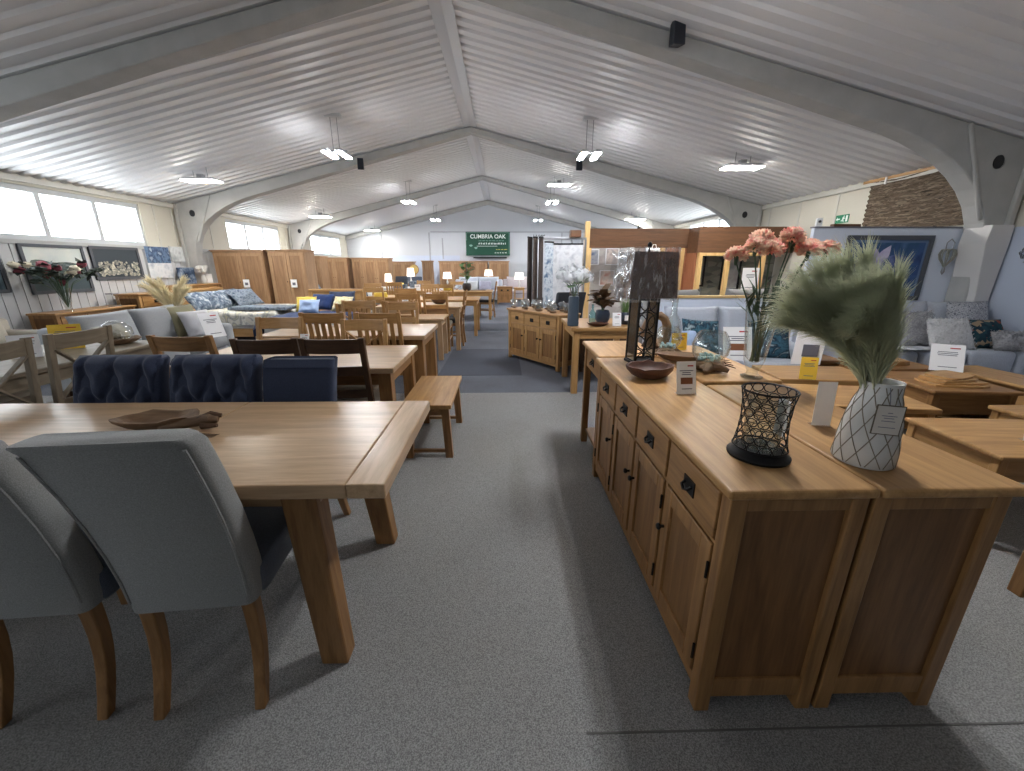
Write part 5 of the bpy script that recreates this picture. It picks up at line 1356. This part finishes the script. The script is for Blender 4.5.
# inside the booth
def art_blobs(mat): return art_plain(mat)
picture('small framed print high on the booth back wall, left of two', .26,.34, M_card, art_plain(pattern('blue_portrait', ((90,110,150),(190,190,196),(150,160,180)), 6, 2)), (2.02,9.39,1.45), 0, .02)
picture('small framed print high on the booth back wall, right of two', .30,.36, M_card, art_plain(pattern('rosy_print', ((200,186,182),(226,214,208),(170,160,160)), 6, 2)), (2.45,9.39,1.45), 0, .02)
picture('round-figured print lower on the booth back wall', .34,.34, M_card, art_plain(pattern('coral_print', ((206,150,136),(226,210,200),(190,180,176)), 6, 2)), (2.36,9.39,1.0), 0, .02)
picture('dark framed picture on the stone wall inside the booth', .30,.62, M_black, art_plain(pattern('sepia_print', ((170,166,150),(206,204,190),(130,128,118)), 4, 3)), (4.02,8.54,1.02), 0, .035)
picture('dark framed mirror at the right opening of the booth', .40,.75, M_black, art_plain(pattern('grey_reflection', ((130,132,136),(180,178,176),(150,140,140)), 3, 2)), (4.72,8.54,.95), 0, .035)
t = thing('teal_bag', 'teal and white gift bag hung on the booth post beside the lamp shade', 'bag', (3.02,8.36,1.42))
MB().hexa([(-.11,-.03,0),(.09,-.03,.0),(.09,.03,0),(-.11,.03,0)],[(-.13,-.03,.32),(.11,-.03,.32),(.11,.03,.32),(-.13,.03,.32)]).build('body', fabric('teal_bag', srgb(96,176,190), 40,.1), t, bevel=.01)
MB().hexa([(-.13,-.033,.12),(.10,-.033,.12),(.10,.033,.12),(-.13,.033,.12)],[(-.134,-.033,.33),(.114,-.033,.33),(.114,.033,.33),(-.134,.033,.33)]).build('upper_panel', M_card, t, bevel=.01)
b = MB(); b.tube([(-.06,0,.32),(-.03,0,.42),(.02,0,.42),(.05,0,.32)],.006,6).build('handle', M_card, t, smooth=True)
t = thing('bulb_on_fascia', 'small dark knob fitting on top of the booth fascia', 'fitting', (2.72,8.53,2.15))
MB().lathe([(.03,0),(.03,.02),(.012,.03),(.012,.09),(.02,.10),(.004,.12)],12).build('stem', M_black, t, smooth=True)
MB().tube([(0,0,.1),(-.04,0,.2)],.004,5).build('wire', M_black, t)

# ------------------------------------------------------------------ right: sofas
SM = sofa('pale blue-grey sofa with teal cushions against the pine-capped divider', 1.62,.92,.98,2,M_sofablue,(2.52,4.47,0),0)
cushion('teal leaf-print cushion at the left end of the divider sofa', .44,.42, M_teal, (2.16,4.30,.47), R(8), -22, 5)
cushion('teal leaf-print cushion behind the glass vase on the divider sofa', .44,.42, M_teal, (2.92,4.30,.47), R(-6), -22)
cushion('pale lilac cushion behind the yellow card on the divider sofa', .36,.34, fabric('pale_blue', srgb(164,186,220)), (1.93,4.18,.47), R(12), -24)
price_card('white furniture card leaning on the middle of the divider sofa', (2.50,4.12,.47), -4, .30,.36, base=False, tilt=18, pic=True)
sofa('grey rounded-back sofa behind the divider, nearer the booth post', 1.05,.9,1.10,1, fabric('mid_grey_sofa', srgb(138,138,138),120,.1), (2.60,6.35,0), R(180), arm=.16)
sofa('grey rounded-back sofa behind the divider, seen under the carnations', 1.05,.9,1.10,1, fabric('mid_grey_sofa', srgb(138,138,138),120,.1), (3.75,6.5,0), R(186), arm=.16)
price_card('white sign card on the floor display behind the grey sofas', (4.42,7.3,1.0), 0, .3,.4, tilt=4, base=False)
small_table('narrow tall oak stand behind the grey sofas', (4.42,7.38,0), 1.0, .32)
SR = sofa('pale grey sofa below the flower print with fluffy and floral cushions', 1.92,.84,1.04,3,M_sofablue,(4.63,4.42,0),0, arm=.17, sz=.58)
o = cushion('grey fluffy cushion propped left on the sofa below the flower print', .46,.40, M_fur, (4.58,4.34,.58), R(6), -20); fur(o, M_fur, 2600, .05)
o = cushion('white fluffy cushion lying before the grey fluffy one', .46,.36, M_furwhite, (4.84,4.22,.58), R(-6), -30); fur(o, M_furwhite, 2600, .05)
cushion('teal floral cushion on the sofa below the flower print', .46,.34, M_floral, (5.22,4.24,.58), R(-6), -28)
o = cushion('grey textured cushion behind the floral cushion', .48,.46, pattern('speckled_cushion', ((110,114,124),(196,198,204),(80,86,100)), 60, 2), (5.20,4.40,.62), R(0), -14)
o = cushion('small grey fluffy cushion at the right edge of the photo', .30,.22, M_fur, (5.36,4.08,.58), R(-14), -36); fur(o, M_fur, 1800, .045)
b = MB().surf(lambda u,v: ((u-.5)*.55, (v-.5)*.5, .012+.03*(1-u)*(1-v)+.012*noise.noise(Vector((u*5,v*5,1)))), 20, 20)
tag(b.build('throw_blanket', fabric('silver_throw', srgb(196,198,206),150,.12), None, (4.30,4.22,.585), R(20), smooth=True, ang=180), 'silver grey throw spread on the seat of the sofa below the flower print', 'throw')
b = MB().tube([(-.27,.1,.02),(-.1,.05,.02),(.1,-.1,.018),(.27,-.2,.018)],.010,6)

# pictures and fittings on the right
def art_petal(t, x0, x1, z0, z1, y):
    flat(t, [(x0,z0),(x1,z0),(x1,z1),(x0,z1)], y, pattern('deep_blue_paint', ((44,66,112),(62,92,140),(50,84,120),(86,116,160)), 3.5, 3, .5), 'ground')
    w = x1-x0; h = z1-z0; cx = x0+w*.42; cz = z0+h*.52
    def leafp(a, l, wd, off, mat, nm):
        d = Vector((math.cos(a),math.sin(a))); s = Vector((-d.y,d.x)); pts = []
        for k in range(9): u = k/8; pts.append(Vector((cx,cz))+d*l*u+s*wd*math.sin(math.pi*u**.8))
        for k in range(7,0,-1): u = k/8; pts.append(Vector((cx,cz))+d*l*u-s*wd*.5*math.sin(math.pi*u))
        flat(t, [(p.x,p.y) for p in pts], y-off, mat, nm)
    li = pattern('lilac_paint', ((176,168,206),(206,200,226),(140,140,190)), 5, 3, .5); bl = pattern('mid_blue_paint', ((64,84,140),(110,124,176),(46,66,118)), 5, 3, .5)
    leafp(R(70),h*.46,w*.10,.001,li,'petal'); leafp(R(110),h*.40,w*.08,.0015,li,'petal'); leafp(R(150),h*.46,w*.07,.001,bl,'petal'); leafp(R(20),h*.62,w*.10,.001,bl,'petal'); leafp(R(-20),h*.5,w*.08,.0012,bl,'petal'); leafp(R(-80),h*.36,w*.07,.0013,li,'petal'); leafp(R(200),h*.34,w*.06,.001,bl,'petal')
picture('large framed blue and lilac flower print on the pale partition', 1.02,.74, M_frame, art_petal, (4.52,4.87,1.04), 0, .05, mount=plain('blue_mount', srgb(96,120,156), .6))
t = thing('heart_lantern', 'silver wire heart hanging on the partition right of the flower print', 'ornament', (5.22,4.83,1.34), 0)
b = MB()
for q in range(5):
    a = R(-60+30*q); pts = []
    for k in range(17):
        s = 2*math.pi*k/16; hx = .10*(16*math.sin(s)**3)/16; hz = .10*(13*math.cos(s)-5*math.cos(2*s)-2*math.cos(3*s)-math.cos(4*s))/13+.20
        pts.append((hx*math.cos(a), hx*math.sin(a)*.4, hz))
    b.tube(pts,.006,5,False)
b.build('wire_heart', plain('silver_willow', srgb(160,160,150), .5, .3), t, smooth=True)
MB().tube([(-.04,0,.29),(-.045,0,.36),(0,0,.40),(.045,0,.36),(.04,0,.29)],.005,5).build('loop', M_steel, t, smooth=True)
MB().lathe([(.004,0),(.018,.03),(.014,.08),(.004,.10)],10).build('tassel', M_steel, t, smooth=True)
t = thing('wire_flower_wall_art', 'dark wire flower wall art beside the white column boxing', 'ornament', (XR-.06,4.22,1.12), R(-90))
b = MB(); rr = random.Random(8)
for k in range(11):
    cx, cz = rr.uniform(-.16,.16), .38+rr.uniform(-.02,.34); n_ = 6; pts = []
    for q in range(25): a = 2*math.pi*q/24; r_ = .055*(.6+.4*abs(math.cos(a*n_/2))); pts.append((cx+r_*math.cos(a), -.02-.02*(k%2), cz+r_*math.sin(a)))
    b.tube(pts,.004,5,False)
b.build('wire_flowers', plain('pewter_wire', srgb(96,98,100), .4, .6), t, smooth=True)
MB().tube([(0,0,0),(.01,-.01,.2),(0,-.02,.4)],.006,6).tube([(.04,0,.0),(.06,-.01,.22),(.1,-.02,.42)],.006,6).tube([(-.16,0,.36),(.16,0,.34)],.006,6).build('stalk', M_steel, t, smooth=True)
# shaggy woven rug hung high on the right wall
M_shag = pattern('woven_stripes', ((58,50,43),(112,98,84),(74,64,54),(136,122,106),(52,45,40)), 5, 5, .95, stretch=(1,.3,7), dist=.8)
t = thing('hanging_rug', 'large brown shaggy striped rug hung high on the right-hand wall', 'rug', (XR-.02,5.76,1.92), R(-90))
def shag(u, v): return ((u-.5)*1.62, -.03-.012*abs(noise.noise(Vector((u*14,v*46,.3))))-.012*math.sin(v*70+3*math.sin(u*6)), .72*v+.012*noise.noise(Vector((u*9,v*3,5)))*(1 if v < .1 else .0))
b = MB().surf(shag, 60, 60).surf(lambda u,v: ((u-.5)*1.62,0,.72*v), 1, 1).build('pile', M_shag, t, smooth=True, ang=180)
MB().box(-.95,.84,-.05,.0,.72,.76).build('batten', wood('honey','x'), t, bevel=.003)
for x in (-.55,.55): MB().box(x-.012,x+.012,-.065,-.05,.66,.75).build('clip', M_white, t)
t = thing('exit_sign', 'small green running-man exit sign on the cream right wall', 'sign', (XR-.002,7.05,2.12), R(-90))
MB().box(-.17,.17,-.012,0,0,.15).build('board', plain('exit_green', srgb(0,120,82), .5), t)
b = MB().ball((.05,-.014,.118),(.014,.003,.014),10,6).bar((.045,-.014,.10),(.03,-.014,.06),.03,.004,(0,1,0)).bar((.03,-.014,.065),(.055,-.014,.02),.016,.004,(0,1,0)).bar((.03,-.014,.065),(-.01,-.014,.035),.016,.004,(0,1,0)).bar((.045,-.014,.098),(.08,-.014,.075),.012,.004,(0,1,0)).bar((.045,-.014,.098),(.01,-.014,.085),.012,.004,(0,1,0))
b.build('running_figure', M_letter, t)
MB().bar((-.13,-.014,.075),(-.05,-.014,.075),.004,.02).add([(-.15,-.014,.075),(-.11,-.014,.11),(-.11,-.014,.04)],[(0,1,2)]).build('arrow', M_letter, t)
MB().box(.10,.15,-.014,-.012,.02,.13).build('doorway', M_letter, t); t.scale = (.78,.78,.85)
t = thing('security_camera', 'white dome camera on top of the pale partition', 'camera', (3.66,4.90,1.875), R(-20))
MB().box(-.05,.05,-.05,.05,0,.025).box(-.045,.045,-.04,.06,.025,.15).build('body', M_white, t, bevel=.008)
MB().lathe([(.026,0),(.022,.012),(.004,.02)],14).build('lens', M_black, t, smooth=True)
t.scale = (.62,.62,.62); l = t.children[-1]; l.rotation_euler = (R(90),0,0); l.location = (0,-.04,.09)
tag(MB().box(-.16,.16,-.03,.03,0,.03).build('timber_board', wood('fascia','x'), None, (3.98,4.90,1.875), 0, bevel=.004), 'brown board laid along the top of the pale partition', 'board')

# ------------------------------------------------------------------ right: occasional tables
NT = table('nest_table', 'larger oak nest table carrying the white bear-print card', .76,.56,.52,'honey',.045,.025,.018,.085,loc=(2.92,2.03,0),rz=R(-4))
table('nest_table', 'smaller oak nest table tucked under the larger one', .60,.42,.40,'honey',.038,.022,.014,.05,loc=(2.90,2.03,0),rz=R(-4))
table('coffee_table', 'long oak coffee table behind the diamond vase', 1.05,.56,.50,'honey',.05,.04,.02,.12,loc=(2.53,2.86,0),rz=R(-8))
table('coffee_table', 'oak coffee table with the yellow card, nearest the divider sofa', .84,.52,.50,'honey',.06,.06,.02,.10,loc=(2.86,3.52,0),rz=R(-6), shelf=.12)
table('lamp_table', 'square oak table under the pile of wooden boards', .62,.60,.56,'mid',.05,.028,.018,.16,loc=(3.52,3.02,0),rz=R(-5))
table('lamp_table', 'square oak table left of the board pile', .55,.50,.56,'mid',.05,.028,.018,.14,loc=(3.66,3.64,0))
t = sideboard('low oak media unit at the right edge before the sofa with the floral cushion', 1.2,.40,.56,2,False,'honey','honey',(4.20,2.92,0),R(-90),name='media_unit',dh=.16)
table('side_table', 'oak side table at the right edge behind the nest of tables', .6,.5,.50,'honey',.045,.03,.018,.09,loc=(3.74,2.36,0))
table('lamp_table', 'oak table leg and shelf just entering the right edge of the photo', .48,.48,.50,'mid',.055,.03,.012,.10,loc=(2.57,1.24,0), shelf=.12)
price_card('white card with a brown animal picture on the larger nest table', (2.92,1.95,.52), -14, .12,.15, pic=True, tilt=8)
price_card('yellow card on the oak coffee table before the divider sofa', (2.63,3.28,.50), -16, .13,.19, M_yellow, tilt=8)
price_card('large tilted white card behind the pile of wooden boards', (3.86,3.30,.56), -30, .22,.24, tilt=24)
price_card('small white card left of the pile of wooden boards', (3.52,3.72,.56), -24, .12,.16, pic=True)
price_card('yellow card cut by the right edge of the photo', (4.20,2.80,.56), -35, .2,.3, M_yellow, tilt=10)
def board(label, w, d, loc, rz, seed, group):
    b = MB(); rr = random.Random(seed); n_ = 18; lo = []; hi = []
    for k in range(n_):
        a = 2*math.pi*k/n_; q = 1/max(abs(math.cos(a)),abs(math.sin(a)))**.8*(1+.06*noise.noise(Vector((math.cos(a)*2+seed,math.sin(a)*2,0))))
        lo.append((w/2*math.cos(a)*q, d/2*math.sin(a)*q, 0)); hi.append((w/2*math.cos(a)*q, d/2*math.sin(a)*q, .016))
    b.loft([lo,hi]); o = b.build('wooden_board', wood('honey','x'), None, loc, rz, bevel=.003); return tag(o, label, 'board', group)
for k, nm in enumerate(('bottom','second','third','top')):
    board(('wooden serving board at the %s of the pile' if nm in ('bottom','top') else '%s wooden serving board up in the pile') % nm + ' by the large white card', .40-.03*k,.26-.015*k, (3.50+.02*(k%2),2.93+.015*k,.56+.0165*k), R(-8+9*k), k+3, 'serving boards in the large pile')
for k, nm in enumerate(('lower','middle','upper')):
    board('%s serving board of the smaller pile beside the diamond vase' % nm, .36-.02*k,.24, (3.58,3.60,.56+.0165*k), R(5-7*k), k+13, 'serving boards in the smaller pile')
small_table('small oak lamp table beside the white display boards', (3.38,4.15,0), .50, .36, 'mid')
t = thing('display_board', 'tall white display board leaning beside the carnation vase', 'board', (3.02,3.82,.50), R(-14))
MB().hexa([(-.14,0,0),(.12,0,0),(.12,.012,0),(-.14,.012,0)],[(-.10,.06,.40),(.16,.06,.40),(.16,.072,.40),(-.10,.072,.40)]).build('panel', M_card, t, bevel=.002)
MB().box(-.06,.08,-.004,.0,.08,.20).build('printed_picture', M_ink, t)

# speakers on the rafters
for lab, x, y in (('black speaker hung on the nearest rafter, right of centre',1.66,4.75),('small black speaker on the second rafter, left of the ridge',-2.9,9.4),('small black speaker on the second rafter, right of the ridge',1.58,9.4)):
    t = thing('rafter_speaker', lab, 'speaker', (x,y-.17,ceil_z(x)-.30+(.14 if y < 6 else 0)), R(8))
    MB().hexa([(-.06,-.09,-.02),(.06,-.09,-.02),(.05,.03,.0),(-.05,.03,.0)],[(-.06,-.06,.2),(.06,-.06,.2),(.05,.03,.18),(-.05,.03,.18)]).build('cabinet', plain('black_plastic', srgb(30,34,44), .5), t, bevel=.008)
    MB().box(-.02,.02,.02,.06,.06,.12).build('bracket', M_black, t)

# ------------------------------------------------------------------ ceiling lights
M_led = emit('led_white', (.97,.98,1,1), 150)
M_ledw = emit('led_warm', (1,.95,.86,1), 70)
M_housing = plain('light_housing', srgb(200,202,204), .5)
def pendant(label, x, y):
    t = thing('pendant_light', label, 'light', (x,y,3.14), 0, 'twin pendant lights')
    zc = ceil_z(x)-3.14
    for s in (-1,1):
        MB().box(s*.11-.05,s*.11+.05,-.24,.24,.012,.055).build('housing', M_housing, t, bevel=.01)
        MB().box(s*.11-.042,s*.11+.042,-.23,.23,0,.012).build('led_strip', M_led, t)
        MB().tube([(s*.05,0,.07),(s*.05,0,zc+.01)],.006,6).build('hanging_rod', M_steel, t)
    MB().box(-.16,.16,-.03,.03,.055,.075).build('crossbar', M_steel, t)
    MB().box(-.12,.12,-.05,.05,zc-.015,zc+.03).build('ceiling_plate', M_housing, t)
for x, lo in ((-2.66,'left'),(1.41,'right')):
    for y, d in ((7.3,'nearest the camera'),(12.4,'in the middle bay'),(17.1,'furthest towards the sign')):
        pendant('twin strip pendant light of the %s-hand row, %s' % (lo, d), x, y)
pendant('twin strip pendant light over the oak sideboards, above the photo', 1.41, 2.8)
def panel(label, x, y, rz=0):
    z = ceil_z(x)-.2
    t = thing('panel_light', label, 'light', (x,y,z), rz, 'low-bay panel lights')
    MB().hexa([(-.30,-.14,.012),(.30,-.14,.012),(.30,.14,.012),(-.30,.14,.012)],[(-.26,-.10,.06),(.26,-.10,.06),(.26,.10,.06),(-.26,.10,.06)]).build('housing', M_housing, t, bevel=.006)
    MB().box(-.285,.285,-.125,.125,0,.012).build('diffuser', M_ledw, t)
    MB().tube([(-.12,0,.06),(-.12,0,.26)],.006,6).tube([(.12,0,.06),(.12,0,.26)],.006,6).build('hanging_rod', M_steel, t)
    MB().box(-.05,.05,-.04,.04,.06,.12).build('driver_box', M_steel, t)
for lab, x, y in (('left-hand panel light above the wardrobes, nearest the camera',-5.33,7.95),('left-hand panel light in the middle bay',-5.48,13.1),('left-hand panel light in the far bay',-5.5,18.1),
    ('right-hand panel light above the timber booth, largest of its row',3.8,7.0),('right-hand panel light in the middle bay',4.2,13.6)): panel(lab, x, y)
panel('small panel light high up between the right-hand pendants', 1.49, 11.6)

# ------------------------------------------------------------------ light and camera
w = bpy.data.worlds.new('daylight'); bpy.context.scene.world = w; w.use_nodes = True
nt = w.node_tree; bg = nt.nodes['Background']
bg.inputs['Color'].default_value = (.92,.96,1,1); bg.inputs['Strength'].default_value = 8.0
def portal(x, y0, y1, z0, z1, sg, i):
    l = bpy.data.lights.new('window_daylight','AREA'); l.shape = 'RECTANGLE'; l.size = (z1-z0); l.size_y = y1-y0
    l.cycles.is_portal = True
    o = bpy.data.objects.new('window_daylight', l); C.objects.link(o); o.location = (x,(y0+y1)/2,(z0+z1)/2); o.rotation_euler = (0, R(-90)*sg, 0)
for i, ww in enumerate(WL): portal(XL-.16, ww[0], ww[1], ZS, ZT, 1, i)
for i, ww in enumerate(WR): portal(XR+.16, ww[0], ww[1], ZS, ZT+.1, -1, i)

cam = bpy.data.cameras.new('camera'); cam.sensor_width = 36; cam.lens = 400/1024*36; cam.clip_start = .05; cam.clip_end = 200
co = bpy.data.objects.new('camera', cam); C.objects.link(co)
co.location = (0,0,1.45); co.rotation_euler = (R(90-16.76),0,R(-1.23))
sc = bpy.context.scene; sc.camera = co
vs = sc.view_settings; vs.view_transform = 'Standard'; vs.look = 'None'; vs.gamma = 1; vs.use_curve_mapping = False; vs.exposure = 0.78
